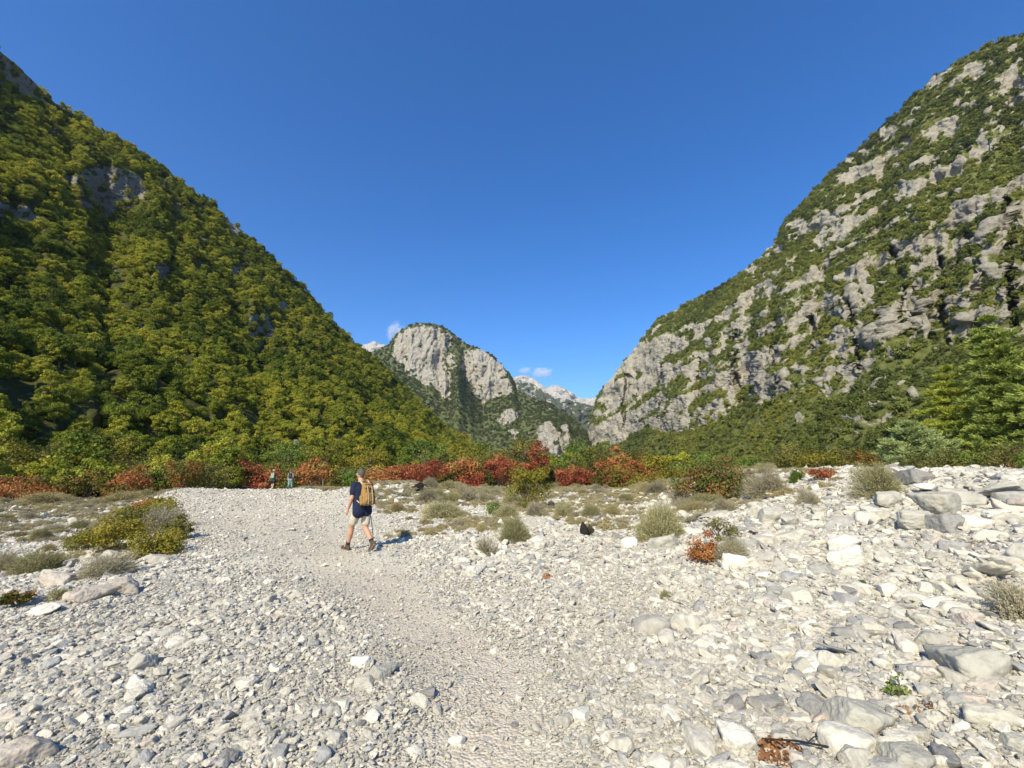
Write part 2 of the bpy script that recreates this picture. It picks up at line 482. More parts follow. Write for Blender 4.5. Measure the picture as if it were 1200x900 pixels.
# ---- left wooded mountain
LC = [(-330, 470, 66, 200), (-240, 380, 66, 250), (-150, 210, 67, 300), (-80, 60, 68, 340), (-30, 42, 70, 362), (0, 60, 72, 370), (25, 80, 73, 376), (62, 120, 75, 385), (90, 137, 77, 390), (110, 149, 79, 395),
      (170, 184, 84, 410), (240, 236, 92, 430), (268, 257, 96, 438), (300, 287, 102, 450), (350, 333, 115, 468), (385, 372, 128, 485),
      (420, 407, 145, 508), (450, 432, 170, 530), (480, 461, 205, 565), (520, 500, 280, 622), (560, 528, 380, 690), (600, 541, 480, 740), (640, 549, 560, 760)]
LCLIFF = [[(-30, 60), (10, 55), (35, 78), (62, 118), (70, 132), (35, 118), (0, 98), (-30, 95)],
          [(88, 206), (120, 192), (165, 205), (172, 232), (140, 252), (112, 262), (92, 244)],
          [(-40, 236), (30, 240), (52, 258), (30, 270), (-10, 268), (-40, 262)],
          [(186, 212), (202, 208), (206, 224), (190, 228)], [(252, 245), (280, 252), (300, 272), (270, 276)],
          [(288, 368), (312, 362), (322, 385), (304, 410), (288, 398)], [(322, 352), (340, 352), (342, 362), (324, 362)],
          [(180, 310), (200, 312), (196, 330), (178, 326)], [(66, 205), (90, 208), (86, 222), (64, 220)], [(270, 310), (285, 312), (280, 325), (266, 322)]]
def left_steep(PX, PY):
    P_ = p3(PX / 22, PY / 22); w = gn(P_) * 10; w2 = gn(P_ + 9) * 10
    qx = PX + w.reshape(PX.shape); qy = PY + w2.reshape(PX.shape)
    m = np.zeros(PX.shape)
    for pl in LCLIFF: m = np.maximum(m, inpoly(qx, qy, pl).astype(float))
    b_ = sm(fbm(p3(PX / 60, PY / 34, 5), 3), 0.12, 0.42).reshape(PX.shape) * 0.8
    return np.clip(blur(m, 3) * 1.0 + b_ * (1 - m), 0, 1)
P, PX, PY, S, pad = mountain_surface(LC, 560, 420, 556, left_steep,
    lambda q: 25 * fbm((q @ ROT) / np.array([85, 120, 95]), 3, 0.5) + 5 * fbm(q / 24 + 5, 2))
m = np.zeros(PX.shape)
for pl in LCLIFF: m = np.maximum(m, inpoly(PX + 6 * gn(p3(PX / 9, PY / 9)).reshape(PX.shape), PY + 6 * gn(p3(PX / 9, PY / 9, 4)).reshape(PX.shape), pl))
m = blur(m.astype(float), 1)
vegL = 1 - m * sm(fbm(p3(PX / 12, PY / 9, 3), 3).reshape(PX.shape), -0.28, -0.05) - 0.75 * sm(fbm(p3(PX / 13, PY / 9, 8), 3).reshape(PX.shape), 0.34, 0.5)
L_MAT = mountain_mat('wooded_slope', (0.22, 0.205, 0.17), (0.075, 0.08, 0.022), 0.12, 1.6)
finish_mountain('mountain_left', P, vegL, L_MAT, 'steep forested mountainside on the left of the valley',
                lambda q, v: 1.2 * fbm(q / 9, 4) + (1 - v) * 1.5 * fbm(q / 3.5, 3, ridge=True), 420)

# ---- right limestone mountain
RC = [(684, 527, 1020, 1150), (688, 512, 1000, 1150), (692, 492, 990, 1140), (700, 466, 960, 1120), (720, 437, 880, 1080), (745, 407, 760, 1040), (770, 375, 640, 1000), (800, 358, 520, 950),
      (850, 333, 370, 890), (890, 303, 290, 830), (905, 288, 265, 800), (920, 258, 245, 796), (950, 228, 215, 794), (985, 193, 190, 790), (1020, 163, 170, 782),
      (1060, 123, 150, 770), (1095, 88, 140, 762), (1140, 63, 130, 750), (1180, 44, 122, 743), (1200, 42, 120, 740), (1260, 18, 112, 715), (1350, -20, 104, 660), (1500, 0, 96, 540), (1650, 60, 90, 430)]
ROCKZ = [(680, 530), (684, 500), (700, 462), (722, 432), (748, 400), (790, 385), (850, 365), (905, 335), (935, 320), (965, 318), (1020, 282), (1075, 255), (1130, 232), (1200, 205), (1300, 190), (1300, 400), (1200, 395), (1110, 405), (1040, 425),
         (1000, 440), (960, 452), (905, 462), (860, 482), (830, 500), (800, 505), (760, 500), (735, 512), (700, 526)]
UPZ = [(850, 334), (905, 280), (950, 225), (1020, 165), (1100, 85), (1200, 40), (1300, 10), (1300, 150), (1200, 170), (1100, 215), (1010, 268), (930, 310), (880, 335)]
def right_fields(PX, PY):
    sh = PX.shape
    wx = 16 * fbm(p3(PX / 40, PY / 40), 3).reshape(sh); wy = 16 * fbm(p3(PX / 40, PY / 40, 6), 3).reshape(sh)
    A = blur(inpoly(PX + wx, PY + wy, ROCKZ).astype(float), 4)
    B = blur(inpoly(PX + wx, PY + wy, UPZ).astype(float), 4)
    # strata run down to the left, parallel to the long slope
    q = (PY + 0.62 * PX); r = (PX - 0.62 * PY)
    strata = fbm(p3(q / 20, r / 110, 2), 4, 0.6).reshape(sh)
    blk = fbm(p3(q / 15, r / 19, 4), 4, 0.6).reshape(sh)
    ver = fbm(p3(PX / 8, PY / 26, 1), 3, 0.6).reshape(sh)
    nose = sm(PX, 830, 720)
    rock = 0.40 * A + 0.27 * B - 0.235 + 0.95 * strata + 0.60 * blk + 0.22 * ver * nose + 0.20 * nose * A
    return rock, A, B
def right_steep(PX, PY):
    rock, A, B = right_fields(PX, PY)
    return np.clip(blur(sm(rock, -0.08, 0.30), 6), 0, 1)
ROT2 = np.array(Euler((0.2, 0.9, 1.1)).to_matrix())
GUL = [([(1101, 296), (1106, 330), (1104, 372), (1112, 402)], 5.0, 42), ([(1178, 236), (1186, 280), (1182, 330), (1190, 385)], 6.0, 46), ([(1128, 262), (1140, 300)], 4.5, 26),
       ([(996, 352), (1000, 385), (1006, 428)], 4.0, 26), ([(968, 318), (984, 338), (992, 356)], 4.0, 24), ([(908, 352), (905, 400), (913, 448)], 4.0, 22), ([(862, 392), (860, 430), (868, 472)], 3.5, 22),
       ([(948, 372), (952, 420)], 3.5, 20), ([(818, 420), (822, 480)], 3.0, 20), ([(1046, 290), (1060, 330), (1056, 368)], 4.0, 26), ([(775, 430), (772, 490)], 3.0, 22), ([(735, 440), (728, 500)], 3.0, 24)]
def carve_right(PX, PY):
    out = np.zeros(PX.shape); w = 7 * fbm(p3(PX / 16, PY / 22, 12), 3).reshape(PX.shape)
    for pts, wd, dp in GUL:
        b = np.full(PX.shape, 1e9)
        for (x0, y0), (x1, y1) in zip(pts[:-1], pts[1:]):
            L = (x1 - x0) ** 2 + (y1 - y0) ** 2; t = np.clip(((PX - x0) * (x1 - x0) + (PY - y0) * (y1 - y0)) / L, 0, 1)
            b = np.minimum(b, np.hypot(PX + w - x0 - t * (x1 - x0), PY - y0 - t * (y1 - y0)))
        out = np.maximum(out, dp * sm(b, wd, wd * 0.3))
    return out
def rr(q):
    cr = fbm(q / np.array([42, 42, 150]), 3, ridge=True)
    return 44 * fbm((q @ ROT) / np.array([150, 240, 150]), 3) + 9 * fbm((q @ ROT2) / np.array([34, 60, 34]), 2)
P, PX, PY, S, pad = mountain_surface(RC, 1060, 760, 552, right_steep, rr, carve=carve_right)
rock, A_, B_ = right_fields(PX, PY)
low = sm(PY, 470, 520)
vegR = 1 - sm(rock, 0.0, 0.14) * (1 - 0.8 * low * (1 - A_))
scree = sm(fbm(p3((PX + 0.8 * PY) / 30, (PY - 0.5 * PX) / 9, 3), 3).reshape(PX.shape), 0.36, 0.5) * (1 - A_) * sm(PY, 440, 470) * sm(PX, 880, 940)
vegR = np.clip(vegR - scree, 0, 1)
R_MAT = mountain_mat('limestone_mountain', (0.33, 0.305, 0.25), (0.14, 0.155, 0.045), 0.045, 3.5, dark=0.42)
def rdisp(q, v):
    rk = 1 - v
    c1 = fbm((q @ ROT) / np.array([20, 34, 26]) + 3, 4, 0.62)
    c2 = fbm((q @ ROT) / np.array([44, 60, 52]) + 7, 3, 0.55)
    blocks = (np.abs((c2 * 3.2) % 2 - 1) - 0.5) * 5.0 + c1 * 6.0
    cracks = -2.8 * np.exp(-np.abs(fbm(q / np.array([38, 38, 62]) + 11, 3)) / 0.03) - 1.4 * np.exp(-np.abs(fbm((q @ ROT) / np.array([60, 60, 16.0]) + 31, 3)) / 0.03)
    ledge = 0.5 * fbm(q / np.array([40, 40, 7.0]), 3, 0.6)
    fine = 2.0 * fbm((q @ ROT2) / np.array([7, 11, 6.0]), 4, 0.7)
    return (blocks + cracks + ledge + fine) * (0.15 + 0.85 * rk)
finish_mountain('mountain_right', P, vegR, R_MAT, 'tall limestone mountain with ledges of scrub on the right', rdisp, 760)

# ---- domed mountain closing the valley
MC = [(380, 520, 1000, 1500), (405, 425, 980, 1550), (430, 414, 960, 1560), (448, 408, 950, 1560), (457, 404, 950, 1540), (461, 396, 950, 1520), (468, 389, 950, 1500), (480, 381, 950, 1490), (492, 378, 950, 1480), (508, 379, 950, 1480), (522, 384, 950, 1480),
      (545, 402, 950, 1480), (560, 408, 940, 1470), (578, 417, 930, 1460), (590, 430, 920, 1440), (600, 443, 910, 1420), (606, 459, 900, 1380), (625, 466, 880, 1340), (645, 474, 860, 1300),
      (665, 487, 850, 1260), (685, 503, 850, 1200), (700, 520, 850, 1150), (730, 545, 850, 1000)]
MROCK = [[(459, 402), (470, 388), (484, 381), (498, 382), (514, 384), (528, 395), (533, 410), (534, 430), (530, 452), (528, 462), (538, 470), (528, 472), (520, 468), (508, 452), (486, 446), (472, 432), (460, 420)],
         [(541, 410), (556, 408), (575, 418), (590, 430), (598, 446), (603, 458), (592, 462), (580, 468), (564, 472), (556, 462), (546, 446), (541, 430)],
         [(588, 486), (600, 478), (612, 482), (606, 496), (590, 502), (584, 496)], [(598, 506), (610, 502), (606, 520), (598, 516)],
         [(630, 500), (640, 497), (652, 500), (665, 502), (674, 515), (670, 532), (648, 532), (628, 524)]]
GULLY = [(514, 404), (532, 396), (544, 402), (540, 430), (548, 452), (560, 470), (545, 480), (530, 470), (524, 440), (512, 420)]
def mid_steep(PX, PY):
    w = 11 * fbm(p3(PX / 13, PY / 13), 4, .6).reshape(PX.shape); w2 = 9 * fbm(p3(PX / 12, PY / 12, 5), 3).reshape(PX.shape)
    m = np.zeros(PX.shape)
    for pl in MROCK: m = np.maximum(m, inpoly(PX + w, PY + w2, pl))
    return np.clip(blur(m, 3), 0, 1)
P, PX, PY, S, pad = mountain_surface(MC, 520, 360, 556, mid_steep,
    lambda q: 70 * fbm(q / np.array([240, 240, 420]), 3) + 22 * fbm(q / np.array([60, 60, 260]), 3, ridge=True))
vg = 1 - sm(mid_steep(PX, PY) + 0.95 * fbm(p3(PX / 8, PY / 6, 2), 4, 0.65).reshape(PX.shape) - 0.30 * inpoly(PX, PY, GULLY), 0.50, 0.68)
M_MAT = mountain_mat('domed_mountain', (0.32, 0.30, 0.26), (0.10, 0.115, 0.05), 0.02, 6.0, (0.42, 0.32, 0.23), 0.42)
finish_mountain('mountain_middle', P, vg, M_MAT, 'domed limestone peak closing the valley',
    lambda q, v: (0.2 + 1 - v) * 8 * fbm(q / np.array([30, 30, 50]), 4, 0.65), 360)

# ---- grey-green ridge behind, and the bare pale peaks beyond it
FC = [(560, 520, 1900, 2700), (585, 460, 1900, 2800), (602, 446, 1900, 2800), (614, 446, 1900, 2800), (628, 453, 1900, 2750), (640, 461, 1900, 2700), (652, 467, 1900, 2650), (668, 469, 1900, 2650),
      (680, 473, 1900, 2600), (700, 476, 1900, 2600), (740, 500, 1900, 2500)]
P, PX, PY, S, pad = mountain_surface(FC, 260, 160, 556, lambda a, b: 0.6 * sm(fbm(p3(a / 9, b / 12), 3), 0.0, 0.3).reshape(a.shape) + 0 * a,
    lambda q: 120 * fbm(q / 500, 3) + 60 * fbm(q / 120, 3, ridge=True))
vg = 1 - 0.75 * sm(fbm(p3(PX / 8, PY / 6, 2), 4, 0.6).reshape(PX.shape) + 0.35 * sm(PX, 650, 610), 0.15, 0.4)
finish_mountain('mountain_far', P, vg, mountain_mat('far_ridge', (0.34, 0.33, 0.31), (0.075, 0.09, 0.06), 0.01, 10.0, dark=0.6), 'grey green ridge beyond the domed peak',
    lambda q, v: 18 * fbm(q / 70, 4, 0.6, ridge=True), 160)
PC = [(380, 470, 4300, 5600), (420, 408, 4300, 5600), (436, 400, 4300, 5600), (446, 403, 4300, 5600), (456, 408, 4300, 5600), (500, 420, 4300, 5600), (560, 436, 4300, 5600), (590, 442, 4300, 5600), (600, 443, 4300, 5600), (612, 440, 4300, 5600), (622, 443, 4300, 5600),
      (634, 450, 4300, 5600), (642, 454, 4300, 5600), (650, 451, 4300, 5600), (660, 453, 4300, 5600), (668, 459, 4300, 5600), (677, 467, 4300, 5600), (688, 468, 4300, 5600), (700, 467, 4300, 5600), (760, 500, 4300, 5600)]
P, PX, PY, S, pad = mountain_surface(PC, 320, 140, 556, lambda a, b: 0.5 + 0 * a, lambda q: 220 * fbm(q / 900, 3) + 110 * fbm(q / 260, 4, 0.6, ridge=True))
vg = np.clip(0.15 + 0.9 * sm(fbm(p3(PX / 10, PY / 7, 2), 4, 0.6).reshape(PX.shape) + 0.02 * (PY - 480), 0.1, 0.5), 0, 1)
finish_mountain('mountain_peak', P, vg, mountain_mat('bare_peak', (0.40, 0.375, 0.335), (0.16, 0.165, 0.13), 0.004, 25.0, (0.5, 0.45, 0.4), 0.7), 'bare pale peaks at the head of the valley',
    lambda q, v: 40 * fbm(q / 170, 4, 0.6, ridge=True), 140)

# ------------------------------------------------------------------ foliage builders
def leaf_quads(mb, C, n, size, rg, up=0.5, out=None, aspect=0.6, tint=None):
    """n leaves at positions C (n,3); out = preferred normal directions"""
    nrm = rg.normal(size=(n, 3)); nrm[:, 2] += up
    if out is not None: nrm += out * 1.2
    nrm /= np.linalg.norm(nrm, axis=1, keepdims=True) + 1e-9
    t = np.cross(nrm, rg.normal(size=(n, 3))); t /= np.linalg.norm(t, axis=1, keepdims=True) + 1e-9
    b = np.cross(nrm, t)
    s = (size * rg.uniform(0.6, 1.35, n))[:, None]
    V = np.stack([C - t * s * 0.5, C + b * s * 0.5 * aspect + nrm * s * 0.08, C + t * s * 0.5, C - b * s * 0.5 * aspect + nrm * s * 0.08], 1).reshape(-1, 3)
    F = np.arange(n * 4).reshape(n, 4)
    mb.quads(V, F, rg.uniform(0, 1, n) if tint is None else np.clip(tint, 0, 1))

def clump_crown(rg, R_, H, z0, n_clump, n_leaf, leaf, shape='round', clump_r=0.3, hollow=0.55):
    """irregular crown: leaves gathered round clump centres spread in an uneven ellipsoid"""
    mb = MB()
    d = rg.normal(size=(n_clump, 3)); d /= np.linalg.norm(d, axis=1, keepdims=True)
    rad = rg.uniform(hollow, 1.0, n_clump) ** 0.7 * rg.uniform(0.78, 1.1, n_clump)
    c = d * rad[:, None] * np.array([R_, R_, H / 2]) * 0.82
    if shape == 'cone':
        f = rg.uniform(0, 1, n_clump) ** 0.8; th = rg.uniform(0, 6.283, n_clump); rr_ = R_ * (1 - f) * rg.uniform(0.3, 1, n_clump) ** 0.5
        c = np.stack([np.cos(th) * rr_, np.sin(th) * rr_, (f - 0.5) * H], 1)
    if shape == 'dome':
        c[:, 2] = np.abs(c[:, 2]) * 1.6 - H * 0.42
    c[:, 2] += z0 + H / 2
    k = rg.integers(0, n_clump, n_leaf)
    cr = clump_r * R_ * rg.uniform(0.6, 1.3, n_clump)
    dd = rg.normal(size=(n_leaf, 3)); dd /= np.linalg.norm(dd, axis=1, keepdims=True)
    pos = c[k] + dd * (rg.uniform(0, 1, n_leaf) ** 0.45 * cr[k])[:, None] * np.array([1, 1, 0.7])
    pos[:, 2] = np.maximum(pos[:, 2], 0.02)
    ct = rg.uniform(0, 1, n_clump)
    o = dd * 0.7 + (pos - np.array([0, 0, z0 + H * 0.3])) / max(R_, H) * 0.8
    leaf_quads(mb, pos, n_leaf, leaf, rg, 0.45, o, tint=ct[k] * 0.6 + rg.uniform(0, 0.4, n_leaf))
    return mb, c

G_FOREST = leaf_mat('forest_leaves', [(0.06, 0.10, 0.014), (0.18, 0.225, 0.024), (0.34, 0.355, 0.038), (0.49, 0.46, 0.06)], 0.36, 0.55, 0.02)
G_SCRUB = leaf_mat('scrub_leaves', [(0.055, 0.075, 0.020), (0.12, 0.15, 0.030), (0.20, 0.225, 0.042), (0.29, 0.28, 0.055)], 0.22, 0.5, 0.01)
G_MID = leaf_mat('far_forest_leaves', [(0.05, 0.07, 0.028), (0.085, 0.11, 0.038), (0.13, 0.15, 0.05)], 0.2, 0.5, 0.006)
BARK = plain_mat('bark', (0.16, 0.125, 0.09), 0.9, 0.4, 14, 0.02)
PALEBARK = plain_mat('pale_bark', (0.27, 0.24, 0.20), 0.9, 0.3, 20, 0.01)

def tree_proto(i):
    rg = np.random.default_rng(100 + i)
    Rr, H = [(2.6, 4.6), (2.3, 5.4), (3.0, 4.4), (2.1, 4.2), (2.7, 5.0), (2.4, 5.8)][i]
    mb, c = clump_crown(rg, Rr, H, 0.5, 46, 3800, 0.27, clump_r=0.25)
    t = empty('broadleaf_tree', (0, 0, -50))
    tm = MB()
    tube(tm, [(0, 0, -1.5), (0.05, 0.02, 1.2), (-0.06, 0.08, 2.6), (0.05, 0, H * 0.8)], [0.2, 0.16, 0.11, 0.03], 7)
    for k in range(7):
        p = c[k * 4]
        z = 0.8 + 0.3 * k
        tube(tm, [(0, 0, z), (p[0] * 0.5, p[1] * 0.5, (z + p[2]) / 2 + 0.1), tuple(p)], [0.08, 0.05, 0.015], 5)
    tk = link('trunk', tm.mesh('trunk', BARK, True), t)
    cr = link('crown', mb.mesh('crown', G_FOREST), t)
    return t, cr, Rr
TREES = [tree_proto(i) for i in range(6)]

def sample_surface(name, n, rg, maxw=None, frustum=True, dens=None):
    """random points on a mountain surface, by area, kept where it is wooded"""
    P, vg = SURF[name]
    a = np.linalg.norm(np.cross(P[1:, :-1] - P[:-1, :-1], P[:-1, 1:] - P[:-1, :-1]), axis=-1)
    cx = P[:-1, :-1]; dist = np.linalg.norm(cx, axis=-1)
    w = a * np.clip(vg[:-1, :-1], 0, 1) ** 1.5 * (vg[:-1, :-1] > 0.45)
    if dens is not None: w = w * dens(cx, dist)
    p = (w / w.sum()).ravel()
    k = rg.choice(len(p), n, p=p); i, j = np.unravel_index(k, w.shape)
    u = rg.uniform(0, 1, (n, 1)); v = rg.uniform(0, 1, (n, 1))
    q = P[i, j] * (1 - u) * (1 - v) + P[i + 1, j] * u * (1 - v) + P[i, j + 1] * (1 - u) * v + P[i + 1, j + 1] * u * v
    return q

def pick_nodes(name, protos):
    ng = bpy.data.node_groups.new(name, 'GeometryNodeTree')
    ng.interface.new_socket('Geometry', in_out='INPUT', socket_type='NodeSocketGeometry')
    ng.interface.new_socket('Geometry', in_out='OUTPUT', socket_type='NodeSocketGeometry')
    gi = ng.nodes.new('NodeGroupInput'); go = ng.nodes.new('NodeGroupOutput')
    jn = ng.nodes.new('GeometryNodeJoinGeometry')
    for p in protos:
        oi = ng.nodes.new('GeometryNodeObjectInfo'); oi.inputs['Object'].default_value = p
        oi.inputs['As Instance'].default_value = True; oi.transform_space = 'ORIGINAL'
        ng.links.new(oi.outputs['Geometry'], jn.inputs[0])
    ip = ng.nodes.new('GeometryNodeInstanceOnPoints'); ip.inputs['Pick Instance'].default_value = True
    ng.links.new(gi.outputs[0], ip.inputs['Points']); ng.links.new(jn.outputs[0], ip.inputs['Instance'])
    for nm, dt, sock in (('pick', 'INT', 'Instance Index'), ('turn', 'FLOAT_VECTOR', 'Rotation'), ('size', 'FLOAT_VECTOR', 'Scale')):
        a = ng.nodes.new('GeometryNodeInputNamedAttribute'); a.data_type = dt; a.inputs['Name'].default_value = nm
        out = [o for o in a.outputs if o.enabled and o.name == 'Attribute'][0]
        if sock == 'Rotation':
            e = ng.nodes.new('FunctionNodeEulerToRotation'); ng.links.new(out, e.inputs[0]); out = e.outputs[0]
        ng.links.new(out, ip.inputs[sock])
    ng.links.new(ip.outputs[0], go.inputs[0])
    return ng

def scatter(name, protos, P, rot, scl, rg, **tags):
    me = bpy.data.meshes.new(name); n = len(P)
    me.vertices.add(n); me.vertices.foreach_set('co', np.asarray(P, np.float32).ravel())
    a = me.attributes.new('pick', 'INT', 'POINT'); a.data.foreach_set('value', rg.integers(0, len(protos), n).astype(np.int32))
    a = me.attributes.new('turn', 'FLOAT_VECTOR', 'POINT'); a.data.foreach_set('vector', np.asarray(rot, np.float32).ravel())
    a = me.attributes.new('size', 'FLOAT_VECTOR', 'POINT'); a.data.foreach_set('vector', np.asarray(scl, np.float32).ravel())
    o = link(name, me, **tags)
    md = o.modifiers.new('scatter', 'NODES'); md.node_group = pick_nodes(name + '_nodes', protos)
    return o

def in_view(P, mx=1.02):
    x, y, z = P[:, 0], P[:, 1], P[:, 2] - CAMZ
    f = y * cp + z * sp_; u = -y * sp_ + z * cp
    return (f > 0.1) & (np.abs(x / f) < 1.193 * mx) & (np.abs(u / f) < 0.895 * mx)
def pix(P):
    x, y, z = P[:, 0], P[:, 1], P[:, 2] - CAMZ
    f = y * cp + z * sp_; u = -y * sp_ + z * cp
    return 600 + FPX * x / f, 450 - FPX * u / f

# ---- forest: the nearest trees one by one, the rest as a mass
rg = np.random.default_rng(21)
q = sample_surface('mountain_left', 30000, rg, dens=lambda c, d: np.clip(1.15 - d / 1400, 0.2, 1) * (c[..., 0] > -420) * (d < 1100))
n = 2600
y = rg.uniform(58, 560, n) ** 1.0; xl = -0.20 * y - 8 + 0.05 * y; xr = 0.17 * y + 14
x = xl + rg.uniform(0, 1, n) * (xr - xl); fl = np.stack([x, y, height(x, y) - 0.1], 1)
n = 420                                                  # flat ground between the red shrubs and the foot of the left slope
y = rg.uniform(34, 120, n); x = -rg.uniform(0.55, 1.35, n) * y - 4; f2 = np.stack([x, y, height(x, y) - 0.1], 1)
f2 = f2[(np.hypot(x, y) > 52) & (np.hypot(x, y) < 90)]
q = np.concatenate([q, fl[np.hypot(fl[:, 0], fl[:, 1]) > 66], f2])
s = np.clip(rg.lognormal(-0.16, 0.30, len(q)), 0.4, 1.6) * np.clip(0.70 + np.linalg.norm(q, axis=1) / 1400, 0.7, 1.0)
q[:, 2] -= 0.5
dist = np.linalg.norm(q, axis=1)
P_, vg_ = SURF['mountain_left']
vis = in_view(q + np.array([0, 0, 2.0]), 1.03)
# apparent size, damped for trees standing behind nearer ones at the foot of the slope
pxx, pyy = pix(q + np.array([0, 0, 3.0]))
score = np.where(vis, s / dist, 0)
order = np.argsort(-score); near = order[:290]; rest = order[290:]
for c_, k in enumerate(near):
    t, cr, Rr = TREES[c_ % 6]
    loc = Vector(q[k]); rot = (0, 0, rg.uniform(0, 6.28)); sc3 = (s[k] * rg.uniform(0.9, 1.1), s[k] * rg.uniform(0.9, 1.1), s[k] * rg.uniform(0.85, 1.15))
    side = pxx[k] < 500
    tags = dict(label=size_word(s[k], .8, 1.05) + (' leafy tree low on the left slope ' if side else ' leafy tree on the valley floor ') + zone(pxx[k]),
                category='tree', group='trees along the foot of the left slope' if side else 'trees on the valley floor')
    if c_ < 6:
        t.location = loc; t.rotation_euler = rot; t.scale = sc3
        for a, b in tags.items(): t[a] = b
    else:
        copy_tree(t, loc, rot, sc3, **tags)
CR = [t[1] for t in TREES]
def zrot(n, rg, tilt=0.08): return np.stack([rg.normal(0, tilt, n), rg.normal(0, tilt, n), rg.uniform(0, 6.28, n)], 1)
def var(s, rg, a=0.15): return s[:, None] * rg.uniform(1 - a, 1 + a, (len(s), 3))
scatter('hillside_forest', CR, q[rest], zrot(len(rest), rg), var(s[rest], rg), rg, kind='stuff', category='forest',
        label='dense green woodland climbing the left mountainside and filling the valley')

# ---- scrub on the right mountain
def shrub_proto(i, mat, R_=1.6, H=2.6, n=420, leaf=0.42, name='shrub_clump'):
    rg_ = np.random.default_rng(300 + i)
    mb, c = clump_crown(rg_, R_, H, 0.0, 14, n, leaf, shape='dome' if i % 2 else 'round', clump_r=0.4)
    return mb.mesh(name, mat)
rg = np.random.default_rng(31)
q = sample_surface('mountain_right', 46000, rg, dens=lambda c, d: np.clip(0.4 + 160 / d, 0.3, 1.6) * (d < 1500) * (c[..., 0] < c[..., 1] * 1.5 + 60))
s = rg.lognormal(0, 0.33, len(q)) * 0.95
dist = np.linalg.norm(q, axis=1); s *= np.clip(0.55 + dist / 750, 0.6, 1.7)
vis = in_view(q, 1.0)
order = np.argsort(-np.where(vis, s / dist, 0))
protoR = []
for i in range(5):
    me = shrub_proto(i, G_SCRUB); k = order[i]
    o = link('mountain_shrub', me, category='shrub', group='large shrubs low on the right mountainside', label=size_word(s[k], .9, 1.3) + ' green shrub low on the right mountain ' + zone(pix(q[k][None])[0][0]))
    o.location = q[k]; o.scale = (s[k],) * 3; o.rotation_euler = (0, 0, rg.uniform(0, 6)); protoR.append(o)
for j in range(5, 230):
    k = order[j]; o = protoR[j % 5].copy(); sc.collection.objects.link(o); o['label'] = size_word(s[k], .9, 1.3) + ' green shrub low on the right mountain ' + zone(pix(q[k][None])[0][0])
    o.location = q[k]; o.scale = (s[k], s[k], s[k] * 1.1); o.rotation_euler = (0, 0, rg.uniform(0, 6))
rest = order[230:]
scatter('mountain_scrub', protoR, q[rest], zrot(len(rest), rg), var(s[rest], rg, 0.25), rg, kind='stuff', category='scrub', label='green scrub growing on the ledges of the right mountain')
rg = np.random.default_rng(41)
q = sample_surface('mountain_middle', 16000, rg)
far_me = shrub_proto(9, G_MID, 3.6, 6, 260, 1.5, 'far_crown')
fo = bpy.data.objects.new('far_tree', far_me); sc.collection.objects.link(fo)
fo['category'] = 'tree'; fo['label'] = 'lone dark tree standing on the very top of the domed peak'
Pm, _v = SURF['mountain_middle']; top = Pm[:, 359][np.argmax(Pm[:, 359, 2])]; fo.location = Vector(top) - Vector((0, 0, 1))
scatter('far_forest', [fo], q, zrot(len(q), rg), var(rg.uniform(0.7, 1.5, len(q)), rg, 0.2), rg, kind='stuff', category='forest', label='dark forest on the slopes of the domed mountain')
# ------------------------------------------------------------------ stones
def ico(sub):
    t = (1 + 5 ** 0.5) / 2
    V = [(-1, t, 0), (1, t, 0), (-1, -t, 0), (1, -t, 0), (0, -1, t), (0, 1, t), (0, -1, -t), (0, 1, -t), (t, 0, -1), (t, 0, 1), (-t, 0, -1), (-t, 0, 1)]
    F = [(0, 11, 5), (0, 5, 1), (0, 1, 7), (0, 7, 10), (0, 10, 11), (1, 5, 9), (5, 11, 4), (11, 10, 2), (10, 7, 6), (7, 1, 8),
         (3, 9, 4), (3, 4, 2), (3, 2, 6), (3, 6, 8), (3, 8, 9), (4, 9, 5), (2, 4, 11), (6, 2, 10), (8, 6, 7), (9, 8, 1)]
    V = [np.array(v) / np.linalg.norm(v) for v in V]
    for _ in range(sub):
        cache = {}; G = []
        def mid(a, b):
            k = (min(a, b), max(a, b))
            if k not in cache:
                m = V[a] + V[b]; V.append(m / np.linalg.norm(m)); cache[k] = len(V) - 1
            return cache[k]
        for a, b, c in F:
            x, y, z = mid(a, b), mid(b, c), mid(c, a)
            G += [(a, x, z), (b, y, x), (c, z, y), (x, y, z)]
        F = G
    return np.array(V), np.array(F)
ICO = {k: ico(k) for k in (2, 3, 4)}

def rock_mesh(seed, sub, sx, sy, sz, sharp=14.0, rough=0.03, planes=15, mat=None, name='stone'):
    """angular stone: a ball cut by planes with softened edges; half-axes about sx, sy, sz"""
    rg_ = np.random.default_rng(seed); D, F = ICO[sub]
    n = rg_.normal(size=(planes, 3)); n /= np.linalg.norm(n, axis=1, keepdims=True)
    n = np.vstack([n, [[0, 0, 1]], [[0, 0, -1]]]); n[-2:, :2] += rg_.normal(0, 0.12, (2, 2))
    d = rg_.uniform(0.74, 1.05, len(n)); d[-2:] = 0.72
    c = np.maximum(D @ n.T, 1e-3) / d
    r = 1 / (np.sum(c ** sharp, 1) ** (1 / sharp))
    P = D * r[:, None]
    P = P * (1 + rough * 1.6 * fbm(P * 2.2 + seed, 3)[:, None] + rough * fbm(P * 7 + seed, 2)[:, None])
    P *= np.array([sx, sy, sz])
    m = MB(); m.tris(P, F)
    return m.mesh(name, mat, sub > 2)

